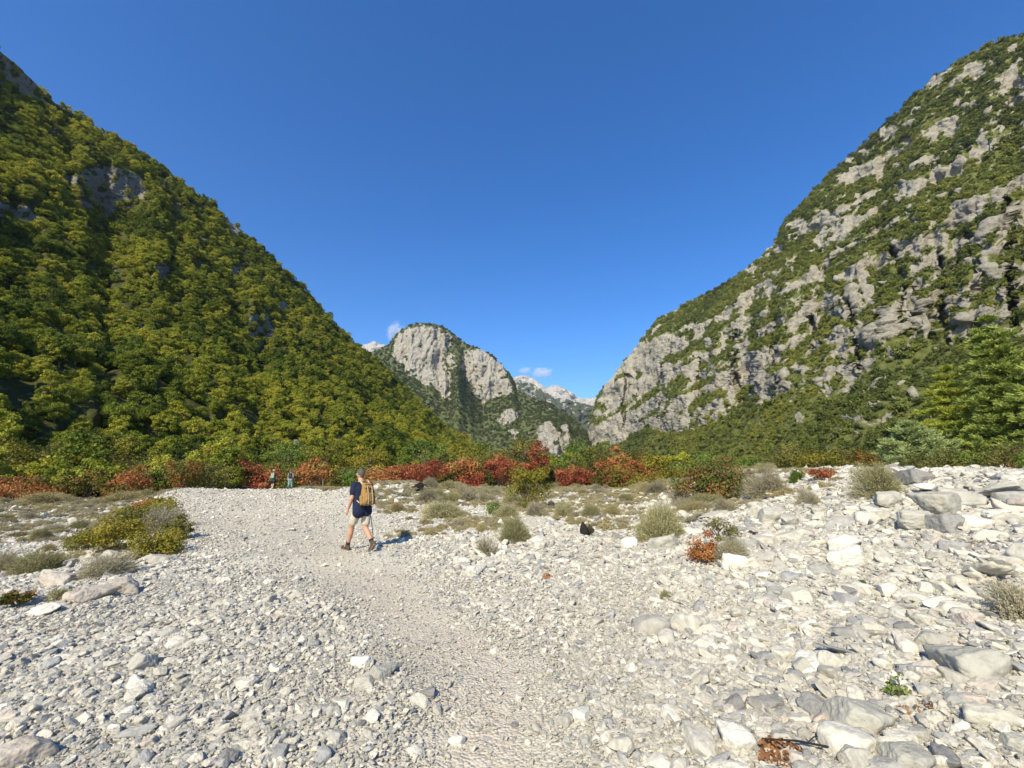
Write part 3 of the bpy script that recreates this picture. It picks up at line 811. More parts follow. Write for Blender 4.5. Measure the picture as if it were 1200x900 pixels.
grit_me = []
gshape = [(1, .8, .62), (1, .7, .52), (1, .9, .75), (1, .66, .48), (1, .85, .66), (1, .78, .42), (1, .7, .6), (1, .92, .6), (1, .75, .68), (1, .62, .52)]
for i, (a, b, c) in enumerate(gshape):
    grit_me.append(rock_mesh(500 + i, 2, a, b, c, 40 + 10 * (i % 4), 0.03, 12 + i % 6, GRIT))
rock_me = []
for i, (a, b, c) in enumerate(gshape + [(1, .6, .3), (1, .8, .35)]):
    rock_me.append(rock_mesh(700 + i, 3, a, b, c, 32 + 10 * (i % 4), 0.06, 13 + i % 7, STONE))
big = {}
def big_mesh(mat, i):
    if (mat.name, i) not in big:
        a, b, c = (gshape + [(1, .6, .3), (1, .8, .35)])[i]
        big[(mat.name, i)] = rock_mesh(900 + i, 4, a, b, c, 24 + 9 * (i % 3), 0.06, 14 + i % 7, mat)
    return big[(mat.name, i)]

# sample stones over the bed
rg = np.random.default_rng(77)
def bed_points(n, y0, y1, pw=1.0, xspan=1.35):
    u = rg.uniform(0, 1, n)
    y = y0 * (y1 / y0) ** u if pw == 0 else (y0 ** pw + u * (y1 ** pw - y0 ** pw)) ** (1 / pw)
    x = rg.uniform(-1, 1, n) * (y * xspan + 0.8)
    return x, y
def zone_keep(x, y):
    far = y + 0.25 * np.abs(x) + 14 * fbm(p3(x / 9, y / 9), 2)
    return (far < 60) & (x - 0.9 * y < 17) & (-x - 1.35 * y < 16)
layers = [(90000, 1.6, 4.6, 2.0, 0.0075, 0.42), (90000, 1.8, 7.5, 1.8, 0.012, 0.45), (90000, 3.2, 14, 1.5, 0.018, 0.45), (80000, 7, 28, 1.3, 0.027, 0.42), (50000, 18, 62, 1.1, 0.048, 0.42), (9000, 1.6, 20, 1.0, 0.023, 0.5)]
AX, AY, AS = [], [], []
for n, y0, y1, pw, s0, sg in layers:
    x, y = bed_points(n, y0, y1, pw)
    keep = zone_keep(x, y)
    pd = path_d(x, y) + 0.5 * fbm(p3(x / 0.9, y / 0.9, 2), 2)
    s = s0 * rg.lognormal(0, sg, n)
    onp = sm(pd + 0.35 * fbm(p3(x / 0.35, y / 0.35, 8), 2), 1.9, 0.45)
    # patches of finer and coarser gravel
    pat = fbm(p3(x / 2.4, y / 1.7, 5), 2)
    s *= 1 + 0.55 * pat
    right = sm(x - 0.12 * y, 0.3, 3.2)
    s *= 1 + 0.55 * right
    keep &= rg.uniform(0, 1, n) > onp * (0.62 if s0 < 0.02 else 0.90) * (1 + 0.35 * sm(pd, 0.9, 0.3) * sm(y, 13, 6))
    s *= 1 - 0.45 * onp
    dustp = sm(fbm(p3(x / 2.8, y / 1.6, 7), 2), 0.02, 0.3) * (0.15 + 0.85 * right)
    keep &= rg.uniform(0, 1, n) > dustp * 0.72
    AX.append(x[keep]); AY.append(y[keep]); AS.append(s[keep])
n = 60000; x, y = bed_points(n, 3.0, 36, 1.1); pd = path_d(x, y); keep = (pd < 1.6) & zone_keep(x, y)
AX.append(x[keep]); AY.append(y[keep]); AS.append(((0.006 + 0.0011 * y) * rg.lognormal(0, 0.45, n))[keep])
x = np.concatenate(AX); y = np.concatenate(AY); s = np.concatenate(AS)
z = height(x, y)
# larger loose rocks
def many(n, fx, smin, smax, al=2.2):
    xx, yy = fx(n); u = rg.uniform(0, 1, n)
    ss = smin * (1 - u * (1 - (smin / smax) ** al)) ** (-1 / al)
    return xx, yy, ss
def f_right(n):
    yy = rg.uniform(1.6, 6.5, n); return rg.uniform(0.33, 1.3, n) * yy + 0.3, yy
def f_bank(n):
    yy = rg.uniform(4.5, 17, n); return 0.30 * yy + rg.uniform(0.0, 1.0, n) ** 0.8 * (0.95 * yy + 1), yy
def f_left(n):
    yy = rg.uniform(1.7, 9, n); return -rg.uniform(0.12, 1.3, n) * yy - 0.2, yy
def f_chan(n):
    yy = rg.uniform(9, 34, n); return -7.5 - 0.75 * (yy - 9.4) - rg.uniform(-1.5, 14, n), yy
def f_mid(n):
    yy = rg.uniform(8, 38, n); return rg.uniform(-0.22, 0.6, n) * yy, yy
def f_mound(n):
    yy = rg.uniform(8, 14.5, n); return rg.uniform(-0.12, 0.2, n) * yy, yy
def f_m1(n):
    yy = rg.uniform(18, 32, n); return -5.5 + rg.normal(0, 4, n), yy
BX, BY, BS = [], [], []
for n, f, a, b, al in ((2600, f_right, .022, .12, 2.1), (2600, f_bank, .036, .23, 2.1), (1500, f_left, .016, .065, 2.6), (1500, f_chan, .05, .24, 2.2),
                       (2600, f_mid, .035, .19, 2.3), (900, f_mound, .035, .13, 2.2), (900, f_m1, .05, .2, 2.2)):
    xx, yy, ss = many(n, f, a, b, al)
    k = (path_d(xx, yy) > 1.5) & zone_keep(xx, yy)
    BX.append(xx[k]); BY.append(yy[k]); BS.append(ss[k])
bx = np.concatenate(BX); by = np.concatenate(BY); bs = np.concatenate(BS)

NOTABLE = [  # px, py, width px, mesh, material, label
 (1007, 838, 74, 7, GREYSTONE, 'broad flat grey boulder beside the dark stone at lower right'),
 (957, 828, 36, 4, DARKSTONE, 'dark grey angular stone against the broad flat boulder at lower right'),
 (866, 868, 50, 6, WHITESTONE, 'long white stone just left of the heap of dead brown leaves'),
 (1062, 887, 62, 7, GREYSTONE, 'squarish veined grey block at the bottom edge beside the orange chip'),
 (1001, 886, 44, 8, GREYSTONE, 'upright grey block at the bottom edge right of the dead leaves'),
 (862, 827, 34, 0, DARKSTONE, 'dark rounded stone left of the slim white stone at lower right'),
 (886, 823, 34, 3, WHITESTONE, 'slim white leaning stone between two dark stones at lower right'),
 (905, 820, 46, 10, DARKSTONE, 'long dark slab lying slanted next to the slim white stone'),
 (1137, 727, 46, 1, STONE, 'rounded pinkish boulder high on the slope at the right edge'),
 (1147, 781, 66, 2, GREYSTONE, 'big blocky boulder with a dark cleft on its left at the right edge'),
 (947, 775, 52, 11, WHITESTONE, 'flat white slab half sunk in gravel at right of centre'),
 (1018, 739, 52, 10, DARKSTONE, 'long dark slate slab in the middle of the right rubble'),
 (1041, 690, 30, 0, WHITESTONE, 'smooth white stone in the rubble above the long dark slab'),
 (1104, 703, 38, 10, WHITESTONE, 'flat pale slab near the shrub at the right edge'),
 (1058, 733, 28, 3, DARKSTONE, 'grey wedge between white stones right of the long dark slab'),
 (1094, 752, 44, 8, GREYSTONE, 'tall rounded grey boulder in the right rubble'),
 (1112, 890, 34, 4, DARKSTONE, 'dark angular stone at the bottom right corner'),
 (1157, 800, 38, 11, TANSTONE, 'flat tan slab under the blocky boulder at the right edge'),
 (1021, 892, 18, 9, TANSTONE, 'small orange brown chip at the bottom edge between two grey blocks'),
 (949, 735, 30, 0, WHITESTONE, 'oval white stone at the upper left of the right rubble'),
 (915, 710, 34, 5, WHITESTONE, 'thin bright slab tilted in the right rubble'),
 (905, 606, 24, 7, GREYSTONE, 'round grey boulder perched on the bank left of its twin'),
 (927, 614, 24, 9, GREYSTONE, 'wide grey boulder perched on the bank right of the round one'),
 (892, 619, 17, 10, DARKSTONE, 'small dark flat stone left of the perched grey boulders'),
 (1042, 588, 26, 0, GREYSTONE, 'grey wedge shaped boulder left of the largest boulder on the bank'),
 (1105, 595, 40, 6, GREYSTONE, 'largest long grey boulder on top of the right bank'),
 (1073, 613, 36, 1, GREYSTONE, 'long grey boulder below and left of the largest bank boulder'),
 (1136, 592, 26, 8, GREYSTONE, 'pale boulder right of the largest bank boulder'),
 (1112, 617, 26, 2, DARKSTONE, 'dark bellied boulder under the largest bank boulder'),
 (1183, 577, 40, 11, GREYSTONE, 'flat grey slab on the bank top at the right edge'),
 (1090, 573, 24, 10, WHITESTONE, 'flat white stone on the bank crest'),
 (1076, 563, 22, 2, DARKSTONE, 'dark hollow boulder on the bank crest under the small pine'),
 (988, 638, 28, 3, WHITESTONE, 'long pale stone at the foot of the bank slope'),
 (1165, 606, 26, 5, WHITESTONE, 'thin white slab on the bank near the right edge'),
 (995, 655, 30, 0, WHITESTONE, 'white stone jutting from the bank above the right rubble'),
 (862, 659, 34, 2, WHITESTONE, 'bright white block right below the red leaved bush'),
 (777, 638, 36, 7, GREYSTONE, 'low grey boulder between the large grey cushion and the red leaved bush'),
 (737, 636, 20, 8, WHITESTONE, 'round white boulder beside the small grey stone near the dark stump'),
 (723, 630, 13, 2, DARKSTONE, 'small grey stone right of the dark stump'),
 (1115, 585, 30, 7, GREYSTONE, 'grey boulder leaning behind the largest bank boulder'),
 (555, 670, 20, 2, WHITESTONE, 'white cube like block right of the trail'),
 (445, 792, 26, 2, GREYSTONE, 'grey boulder with a sharp shadow on the left edge of the trail'),
 (425, 776, 24, 0, WHITESTONE, 'pale stone just behind the grey boulder by the trail'),
 (502, 813, 16, 4, DARKSTONE, 'small dark stone at the left edge of the trail'),
 (393, 864, 26, 1, GREYSTONE, 'greenish grey stone among the pebbles at lower left of the trail'),
 (267, 888, 26, 8, DARKSTONE, 'dark upright stone at the bottom edge left of the trail'),
 (140, 688, 36, 7, TANSTONE, 'biggest tan boulder at the edge of the left channel'),
 (102, 698, 28, 2, TANSTONE, 'tan block left of the biggest tan boulder'),
 (88, 700, 22, 0, TANSTONE, 'small tan stone in front of the grey green cushion on the left'),
 (52, 713, 30, 11, WHITESTONE, 'flat white slab left of the tan boulders'),
 (68, 680, 36, 1, TANSTONE, 'long tan slab behind the tan block on the left'),
 (167, 776, 30, 8, GREYSTONE, 'tall pale stone standing in the pebbles at lower left'),
 (160, 804, 34, 10, WHITESTONE, 'flat white stone below the tall pale stone at lower left'),
 (22, 884, 52, 7, TANSTONE, 'large pinkish block in the bottom left corner'),
 (187, 655, 30, 11, GREYSTONE, 'flat grey rock at the near end of the yellow bushes'),
 (45, 703, 20, 9, GREYSTONE, 'round grey stone beside the small brown leaved plant on the left'),
 (663, 844, 20, 8, GREYSTONE, 'grey stone at the right edge of the trail next to a white one'),
 (681, 840, 20, 2, WHITESTONE, 'white stone at the right edge of the trail'),
 (536, 868, 18, 0, WHITESTONE, 'white pebble stone on the dusty trail near the bottom'),
 (603, 850, 9, 4, DARKSTONE, 'small dark pebble alone in the middle of the dusty trail'),
 (619, 870, 9, 2, WHITESTONE, 'small white pebble alone in the middle of the dusty trail'),
 (1080, 860, 30, 9, GREYSTONE, 'knobbly grey stone right of the green sprig'),
 (1128, 850, 26, 10, WHITESTONE, 'flat bright stone near the bottom right corner'),
 (1190, 868, 34, 7, GREYSTONE, 'grey stone cut by the right edge near the bottom'),
]
NP_ = []
for px, py, w, mi, mt, lab in NOTABLE:
    g = ground_at(px, py + w * 0.16)
    dep = g.y * cp + (g.z - CAMZ) * sp_
    r = 0.5 * w / FPX * dep * 1.02
    if px > 880 and py < 660: r *= 1.22
    elif px > 840: r *= 0.84
    o = bpy.data.objects.new('rock', big_mesh(mt, mi)); sc.collection.objects.link(o)
    o.location = (g.x, g.y, g.z + r * (0.40 if (px > 880 and py < 660) else 0.24)); o.scale = (r, r, r * 1.25)
    o.rotation_euler = (rg.normal(0, 0.16), rg.normal(0, 0.16), rg.uniform(-0.5, 0.5) + (0.35 if px > 700 else -0.25))
    o['label'] = lab; o['category'] = 'rock'; o['group'] = 'loose limestone rocks on the riverbed'
    NP_.append((g.x, g.y, r))

bz = height(bx, by)
bp = np.stack([bx, by, bz + bs * 0.15], 1)
bd = np.linalg.norm(bp - np.array([0, 0, CAMZ]), axis=1)
ok = np.ones(len(bx), bool)
for (nx, ny, nr) in NP_: ok &= np.hypot(bx - nx, by - ny) > nr * 0.9
bx, by, bs, bp, bd = bx[ok], by[ok], bs[ok], bp[ok], bd[ok]
order = np.argsort(-np.where(in_view(bp), bs / bd, 0))
nb = 235
xs_, ys_ = pix(bp)
def lean(n):
    return np.stack([rg.normal(0, 0.22, n), rg.normal(0, 0.22, n), rg.uniform(0, 6.28, n)], 1)
rot = lean(len(bx))
rot[:, 0] -= 0.25 * sm(bx - 0.3 * by, 0, 3)      # stones shingled against the old current
rocks = []
for c_, k in enumerate(order[:nb]):
    o = bpy.data.objects.new('stone', rock_me[c_ % 12]); sc.collection.objects.link(o)
    o.location = bp[k]; o.scale = (bs[k], bs[k] * rg.uniform(.9, 1.2), bs[k] * rg.uniform(1.0, 1.45)); o.rotation_euler = rot[k]
    X_, Y_ = xs_[k], ys_[k]
    if X_ > 700 and Y_ < 680: lab, gp = 'pale loose limestone rock on the slope of the right bank', 'rocks on the right bank'
    elif X_ > 640: lab, gp = 'pale limestone cobble in the coarse rubble at the lower right', 'cobbles in the right rubble'
    elif Y_ < 690 and X_ < 300: lab, gp = 'grey rock strewn in the shallow channel on the left', 'rocks in the left channel'
    elif X_ > 360 and Y_ < 690: lab, gp = 'pale rock in the piled stones beyond the man with the backpack', 'rocks of the middle mound'
    else: lab, gp = 'grey cobble among the pebbles left of the trail', 'cobbles left of the trail'
    near_ = min(NOTABLE, key=lambda r_: (r_[0] - X_) ** 2 + 2 * (r_[1] - Y_) ** 2)
    wpx = 2 * bs[k] / bd[k] * FPX
    o['label'] = clip_words(size_word(wpx, 22, 32) + ' stone ' + ('' if math.hypot(X_ - near_[0], Y_ - near_[1]) < 45 else 'well ') + ('left of' if X_ < near_[0] - 8 else 'right of' if X_ > near_[0] + 8 else 'behind' if Y_ < near_[1] else 'in front of') + ' the ' + near_[5]); o['group'] = gp; o['category'] = 'rock'
    rocks.append(o)
rest = order[nb:]
px_ = np.concatenate([x, bx[rest]]); py_ = np.concatenate([y, by[rest]]); ps = np.concatenate([s, bs[rest]])
keep = np.ones(len(px_), bool)
pz = height(px_, py_) + ps * rg.uniform(-0.15, 0.42, len(px_)) + 0.012 * rg.uniform(0, 1, len(px_))
P = np.stack([px_, py_, pz], 1)
rot = np.stack([rg.normal(0, 0.35, len(P)), rg.normal(0, 0.35, len(P)), rg.uniform(0, 6.28, len(P))], 1)
protos = []
for i, me in enumerate(grit_me):
    o = bpy.data.objects.new('pebble', me); sc.collection.objects.link(o)
    xx, yy = (-0.15 + 0.14 * i) + 0.05 * math.sin(i * 2.1), 3.1 + 0.33 * ((i * 7) % 5)
    xx = -0.55 + 0.11 * i
    rr_ = 0.016 + 0.003 * (i % 4)
    o.location = (xx, yy, float(height(xx, yy)) + rr_ * 0.3); o.scale = (rr_,) * 3; o.rotation_euler = (0.1, 0.2, i * 1.3)
    o['category'] = 'pebble'; o['label'] = ('first', 'second', 'third', 'fourth', 'fifth', 'sixth', 'seventh', 'eighth', 'ninth', 'last')[i] + ' small grey pebble from the left across the dusty trail'; o['group'] = 'pebbles on the trail'
    protos.append(o)
scatter('gravel', protos, P, rot, var(ps, rg, 0.2), rg, kind='stuff', category='gravel', label='pale limestone gravel covering the riverbed')

# ------------------------------------------------------------------ shrubs of the riverbed
def cushion_mesh(seed, Rr, H, n, w, name, mat, tipleaf=0.0):
    """dry cushion plant: hundreds of thin stems fanning from the root"""
    rg_ = np.random.default_rng(seed); mb = MB()
    nl = 8
    a_ = rg_.uniform(0, 6.283, nl); rr_ = rg_.uniform(0.15, 0.62, nl); lc = np.stack([np.cos(a_) * rr_, np.sin(a_) * rr_, 0 * rr_], 1); lc[0] = 0
    ls = rg_.uniform(0.34, 0.62, nl); ls[0] = 0.7; lh = rg_.uniform(0.45, 1.0, nl); lt_ = rg_.uniform(0, 1, nl)
    k = rg_.choice(nl, n, p=ls ** 2 / (ls ** 2).sum())
    th = rg_.uniform(0, 6.283, n); ph = np.arccos(rg_.uniform(-0.05, 1, n)); L = rg_.uniform(0.80, 1.0, n) ** 0.7
    tip = np.stack([np.cos(th) * np.sin(ph) * ls[k] * L, np.sin(th) * np.sin(ph) * ls[k] * L, np.abs(np.cos(ph)) * lh[k] * L + 0.02], 1) + lc[k]
    tip = (tip + rg_.normal(0, 0.03, (n, 3))) * np.array([Rr, Rr, H])
    st = tip * rg_.uniform(0.45, 0.85, (n, 1)) + rg_.normal(0, 0.05, (n, 3)) * Rr
    st[:, 2] = np.abs(st[:, 2])
    d = tip - st; sd = np.cross(d, rg_.normal(size=(n, 3))); sd /= np.linalg.norm(sd, axis=1, keepdims=True) + 1e-9
    V = np.stack([st - sd * w, st + sd * w, tip + sd * w * 0.4], 1).reshape(-1, 3)
    tt = lt_[k] * 0.5 + rg_.uniform(0, 0.5, n)
    mb.tris(V, np.arange(n * 3).reshape(n, 3), tt)
    m = int(n * 2.2); k2 = rg_.integers(0, n, m); f = rg_.uniform(0.3, 1.02, (m, 1))
    C = st[k2] * (1 - f) + tip[k2] * f + rg_.normal(0, 0.02, (m, 3)) * Rr
    C[:, 2] = np.abs(C[:, 2])
    leaf_quads(mb, C, m, w * 5.0 if tipleaf == 0 else tipleaf, rg_, 0.8, out=C / max(Rr, 1e-3) * 0.8, aspect=0.45, tint=tt[k2])
    return mb.mesh(name, mat)
DRY = leaf_mat('dry_cushion', [(0.20, 0.175, 0.11), (0.31, 0.275, 0.175), (0.42, 0.375, 0.25), (0.52, 0.46, 0.32)], 0.15, 0.4, rough=0.8)
GREYGREEN = leaf_mat('grey_green_cushion', [(0.17, 0.165, 0.075), (0.28, 0.265, 0.125), (0.38, 0.345, 0.175), (0.47, 0.42, 0.24)], 0.15, 0.4, rough=0.8)
STRAW = leaf_mat('straw_cushion', [(0.26, 0.22, 0.10), (0.37, 0.31, 0.15), (0.47, 0.40, 0.22)], 0.15, 0.4, rough=0.8)
YEL = leaf_mat('yellow_green_leaves', [(0.09, 0.095, 0.014), (0.18, 0.17, 0.020), (0.28, 0.24, 0.028), (0.40, 0.30, 0.04)], 0.3, 0.3)
OLIVE = leaf_mat('olive_leaves', [(0.07, 0.075, 0.02), (0.13, 0.13, 0.03), (0.20, 0.185, 0.045), (0.28, 0.24, 0.06)], 0.28, 0.3)
GREEN = leaf_mat('green_leaves', [(0.04, 0.07, 0.016), (0.085, 0.14, 0.024), (0.15, 0.21, 0.034), (0.22, 0.27, 0.045)], 0.3, 0.3)
REDL = leaf_mat('red_leaves', [(0.09, 0.04, 0.02), (0.22, 0.055, 0.03), (0.36, 0.085, 0.045), (0.42, 0.17, 0.06), (0.28, 0.20, 0.05)], 0.3, 0.3)
ORANGE = leaf_mat('orange_leaves', [(0.12, 0.075, 0.022), (0.30, 0.11, 0.035), (0.46, 0.18, 0.06), (0.50, 0.29, 0.09), (0.28, 0.23, 0.06)], 0.3, 0.3)
MIXG = leaf_mat('green_and_red_leaves', [(0.03, 0.06, 0.012), (0.06, 0.115, 0.02), (0.13, 0.18, 0.03), (0.30, 0.12, 0.045), (0.36, 0.13, 0.06)], 0.3, 0.1)
MIXO = leaf_mat('green_and_orange_leaves', [(0.05, 0.07, 0.014), (0.11, 0.12, 0.022), (0.24, 0.14, 0.03), (0.40, 0.13, 0.04)], 0.3, 0.2)
BROWN = leaf_mat('dead_brown_leaves', [(0.13, 0.055, 0.025), (0.24, 0.11, 0.045), (0.34, 0.18, 0.08)], 0.15, 0.2, rough=0.8)
PINE = leaf_mat('pine_needles', [(0.12, 0.16, 0.04), (0.25, 0.31, 0.065), (0.40, 0.46, 0.10), (0.54, 0.57, 0.15)], 0.2, 0.2)
PINEBLUE = leaf_mat('blue_green_needles', [(0.12, 0.16, 0.06), (0.24, 0.29, 0.11), (0.36, 0.42, 0.16), (0.46, 0.52, 0.21)], 0.2, 0.2)
PINEYEL = leaf_mat('yellow_green_needles', [(0.12, 0.15, 0.028), (0.24, 0.28, 0.04), (0.38, 0.42, 0.06), (0.50, 0.52, 0.09)], 0.25, 0.2)

cush = {}
def cushion(px, py, w, kind, label=None, group=None, hh=0.62, pos=None):
    mat, nm = {'dry': (DRY, 'dry'), 'gg': (GREYGREEN, 'gg'), 'straw': (STRAW, 'straw'), 'yel': (YEL, 'yel'), 'green': (GREEN, 'gr')}[kind]
    v = rnd.randrange(3)
    g = pos if pos is not None else ground_at(px, py)
    dep = g.y * cp + (g.z - CAMZ) * sp_
    r = 0.6 * w / FPX * dep
    fine = r > 0.28
    key = (nm, v, fine)
    if key not in cush:
        cush[key] = cushion_mesh(40 + v * 7 + len(nm), 1.0, 1.0, 4200 if fine else 1500, 0.007 if fine else 0.014, 'cushion_shrub', mat, 0.0 if kind not in ('yel', 'green') else (0.07 if fine else 0.12))
    o = bpy.data.objects.new('cushion_shrub', cush[key]); sc.collection.objects.link(o)
    o.location = g - Vector((0, 0, 0.03)); o.scale = (r, r * rnd.uniform(.8, 1.1), r * 2 * hh * rnd.uniform(.9, 1.1)); o.rotation_euler = (0, 0, rnd.uniform(0, 6.28))
    o['label'] = label or 'dry grey cushion shrub in the scrub between the stones of the middle riverbed'
    o['category'] = 'shrub'; o['group'] = group or 'cushion shrubs on the middle riverbed'
    return o

NC = [  # px, base py, width px, kind, height ratio, label
 (120, 677, 66, 'dry', .48, 'large pale cushion shrub just behind the biggest tan boulder on the left'),
 (45, 672, 62, 'gg', .42, 'wide grey green cushion shrub at the left edge in front of the dark rocks'),
 (4, 668, 34, 'dry', .6, 'cushion shrub cut by the left edge of the picture'),
 (48, 634, 26, 'gg', .6, 'small round grey green cushion alone among dark rocks in the left channel'),
 (185, 622, 60, 'dry', .5, 'dry cushion shrub between the red and the yellow bushes on the left'),
 (72, 702, 30, 'gg', .45, 'low grey green tuft between the tan boulders on the left'),
 (140, 590, 60, 'straw', .25, 'straw coloured low shrub at the far bank left of the trail'),
 (60, 588, 60, 'straw', .22, 'low straw coloured scrub under the red bushes at the far left'),
 (605, 634, 44, 'gg', .60, 'tall grey green shrub standing above the piled stones right of the trail'),
 (568, 651, 28, 'dry', .8, 'small brownish shrub in the piled stones right of the trail'),
 (773, 636, 58, 'gg', .75, 'large grey cushion shrub left of the red leaved bush'),
 (800, 594, 36, 'dry', .6, 'grey cushion shrub above the large grey cushion near the green and red bush'),
 (858, 657, 46, 'dry', .7, 'twiggy grey shrub growing through the right side of the red leaved bush'),
 (659, 605, 28, 'gg', .65, 'round grey green cushion right of the yellow bush'),
 (692, 606, 26, 'gg', .6, 'round green grey cushion second right of the yellow bush'),
 (716, 606, 26, 'straw', .6, 'straw green cushion leaning right in the row beside the yellow bush'),
 (627, 604, 30, 'dry', .6, 'grey cushion directly in front of the yellow bush'),
 (520, 607, 56, 'gg', .35, 'long low grey green cushion on the bank right of the walking man'),
 (500, 589, 34, 'dry', .5, 'dry cushion under the orange bush right of the man'),
 (466, 600, 20, 'straw', .6, 'small straw tuft just right of the man'),
 (545, 588, 40, 'dry', .5, 'dry cushion right of the orange bush'),
 (898, 582, 56, 'dry', .6, 'wide pale thorny shrub right of the green and red bush'),
 (1032, 581, 60, 'gg', .6, 'large grey green cushion shrub on the right bank crest'),
 (948, 592, 34, 'dry', .7, 'sparse dry shrub on the right bank slope left of the boulders'),
 (850, 600, 30, 'dry', .6, 'sparse twiggy shrub in the rocks below the green and red bush'),
 (934, 566, 18, 'green', .8, 'small bright green tuft on the right bank beside the red plant'),
 (1195, 726, 44, 'dry', 1.0, 'dark dry shrub cut by the right edge of the picture'),
 (780, 700, 18, 'gg', .6, 'small olive tuft in the gravel at right of the trail'),
 (770, 580, 40, 'dry', .4, 'low grey scrub behind the grey cushion near the green and red bush'),
]
for px, py, w, kind, hh, lab in NC:
    cushion(px, py, w, kind, lab, 'named cushion shrubs', hh)
# many more over the mid plain
cnt = 0
while cnt < 268:
    yy = rnd.uniform(13, 48) if rnd.random() < 0.75 else rnd.uniform(28, 52)
    xx = rnd.uniform(-0.20, 0.60) * yy
    if rnd.random() < 0.28: yy = rnd.uniform(12, 34); xx = -7.5 - 0.75 * (yy - 9.4) - rnd.uniform(1, 12)
    if float(path_d(np.array([xx]), np.array([yy]))[0]) < 1.5: continue
    if fbm(p3([xx / 5], [yy / 5], 4), 2)[0] < -0.02 - 0.1 * (yy > 26): continue
    g = Vector((xx, yy, float(height(xx, yy)))); sx_ = 600 + FPX * xx / yy
    if yy < 22 and 640 < sx_ < 760: continue
    wd = rnd.uniform(0.45, 1.6) * (0.75 if yy < 20 else 1)
    cushion(0, 0, wd * FPX / yy, rnd.choice(['dry', 'gg', 'dry', 'straw', 'gg']), pos=g, hh=rnd.uniform(.22, .5),
            label=clip_words(size_word(wd, .7, 1.15) + (' shrub in the left channel ' if xx < -8 else ' dry shrub in the near scrub ' if yy < 24 else ' dry shrub in the far scrub ') + zone(sx_).replace('above', 'in front of').replace('directly behind', 'below').replace('just left', 'below and left')), group=None if xx > -8 else 'cushion shrubs in the left channel')
    cnt += 1

# low dry ground cover knitting the scrub together
tuft = cushion_mesh(91, 1.0, 0.55, 700, 0.016, 'dry_tuft', STRAW)
tuft2 = cushion_mesh(92, 1.0, 0.45, 700, 0.016, 'dry_tuft', DRY)
rgt = np.random.default_rng(55); n = 14000
ty_ = rgt.uniform(11, 56, n) ** 1.0; tx_ = rgt.uniform(-1.2, 0.75, n) * ty_
cov = fbm(p3(tx_ / 4, ty_ / 4, 14), 3) + 0.30 * sm(ty_, 12, 30) + 0.08 - 0.25 * ((tx_ < -0.25 * ty_) & (ty_ < 26) & (tx_ > -0.9 * ty_))
k = (cov > rgt.uniform(-0.05, 0.35, n)) & (path_d(tx_, ty_) > 1.25) & zone_keep(tx_, ty_)
tx_, ty_ = tx_[k], ty_[k]; ts = rgt.uniform(0.10, 0.34, len(tx_)) * (0.7 + 0.02 * ty_)
tp_ = []
for i_, me_ in enumerate((tuft, tuft2)):
    g = ground_at(700 + 26 * i_, 655 - 40 * i_); o = bpy.data.objects.new('dry_tuft', me_); sc.collection.objects.link(o); o.location = g; o.scale = (.12, .12, .12)
    o['category'] = 'tuft'; o['label'] = ('tiny straw tuft in bare gravel below the black stump', 'tiny grey tuft in bare gravel right of the black stump')[i_]; tp_.append(o)
scatter('ground_cover', tp_, np.stack([tx_, ty_, height(tx_, ty_) + 0.02], 1), zrot(len(tx_), rgt), var(ts, rgt, 0.3), rgt, kind='stuff', category='ground cover', label='low dry grass and herbs between the stones')

# ------------------------------------------------------------------ leafy bushes and small trees
def bush(px, py, w, h, mat, label, cat='bush', group=None, leaf=None, n=2600, depth=None, lean_=0.0, name=None, stems=7, clumps=26, trunk=False, dens=1.0, hollow=0.35):
    g = ground_at(px, py) if depth is None else at_depth(px, depth)
    dep = g.y * cp + (g.z - CAMZ) * sp_
    if abs(px - 600) > 0: pass
    Rr = 0.58 * w / FPX * dep; H = 1.12 * h / FPX * dep
    lf = max(leaf or 0.05, 2.3 / FPX * dep)
    seed = abs(int(px * 7 + py * 3 + h)); rg_ = np.random.default_rng(seed)
    t = empty(name or ('bush' if not trunk else 'small_tree'), (g.x, g.y, g.z - 0.02), rg_.uniform(0, 6.28), label=label, category=cat, group=group)
    z0 = 0.12 * H if trunk else 0.0
    n = int(n * dens)
    mb, c = clump_crown(rg_, Rr, H - z0, z0, clumps, n, lf, clump_r=0.34, hollow=hollow, shape='round' if trunk else ('dome' if rg_.random() < 0.5 else 'round'))
    st = MB()
    for k in range(stems):
        e = c[(k * 3) % len(c)]
        b0 = rg_.normal(0, 0.06, 2) * Rr if not trunk else rg_.normal(0, 0.015, 2) * Rr
        zz = 0 if not trunk else rg_.uniform(0.1, 0.5) * H
        tube(st, [(b0[0], b0[1], zz - 0.03), (b0[0] * .5 + e[0] * 0.4, b0[1] * .5 + e[1] * 0.4, zz + (e[2] - zz) * 0.55), (e[0], e[1], e[2])],
             [0.018 * H + 0.006, 0.010 * H + 0.004, 0.003], 5)
    if trunk:
        tube(st, [(0, 0, -0.1), (0.06 * Rr, 0.02 * Rr, 0.3 * H), (-0.05 * Rr, 0, 0.52 * H), (0, 0, 0.75 * H)], [0.02 * H, 0.015 * H, 0.010 * H, 0.004], 7)
    link('trunk' if trunk else 'stem', st.mesh('stems', BARK, True), t)
    link('crown' if trunk else 'foliage', mb.mesh('foliage', mat), t)
    return t

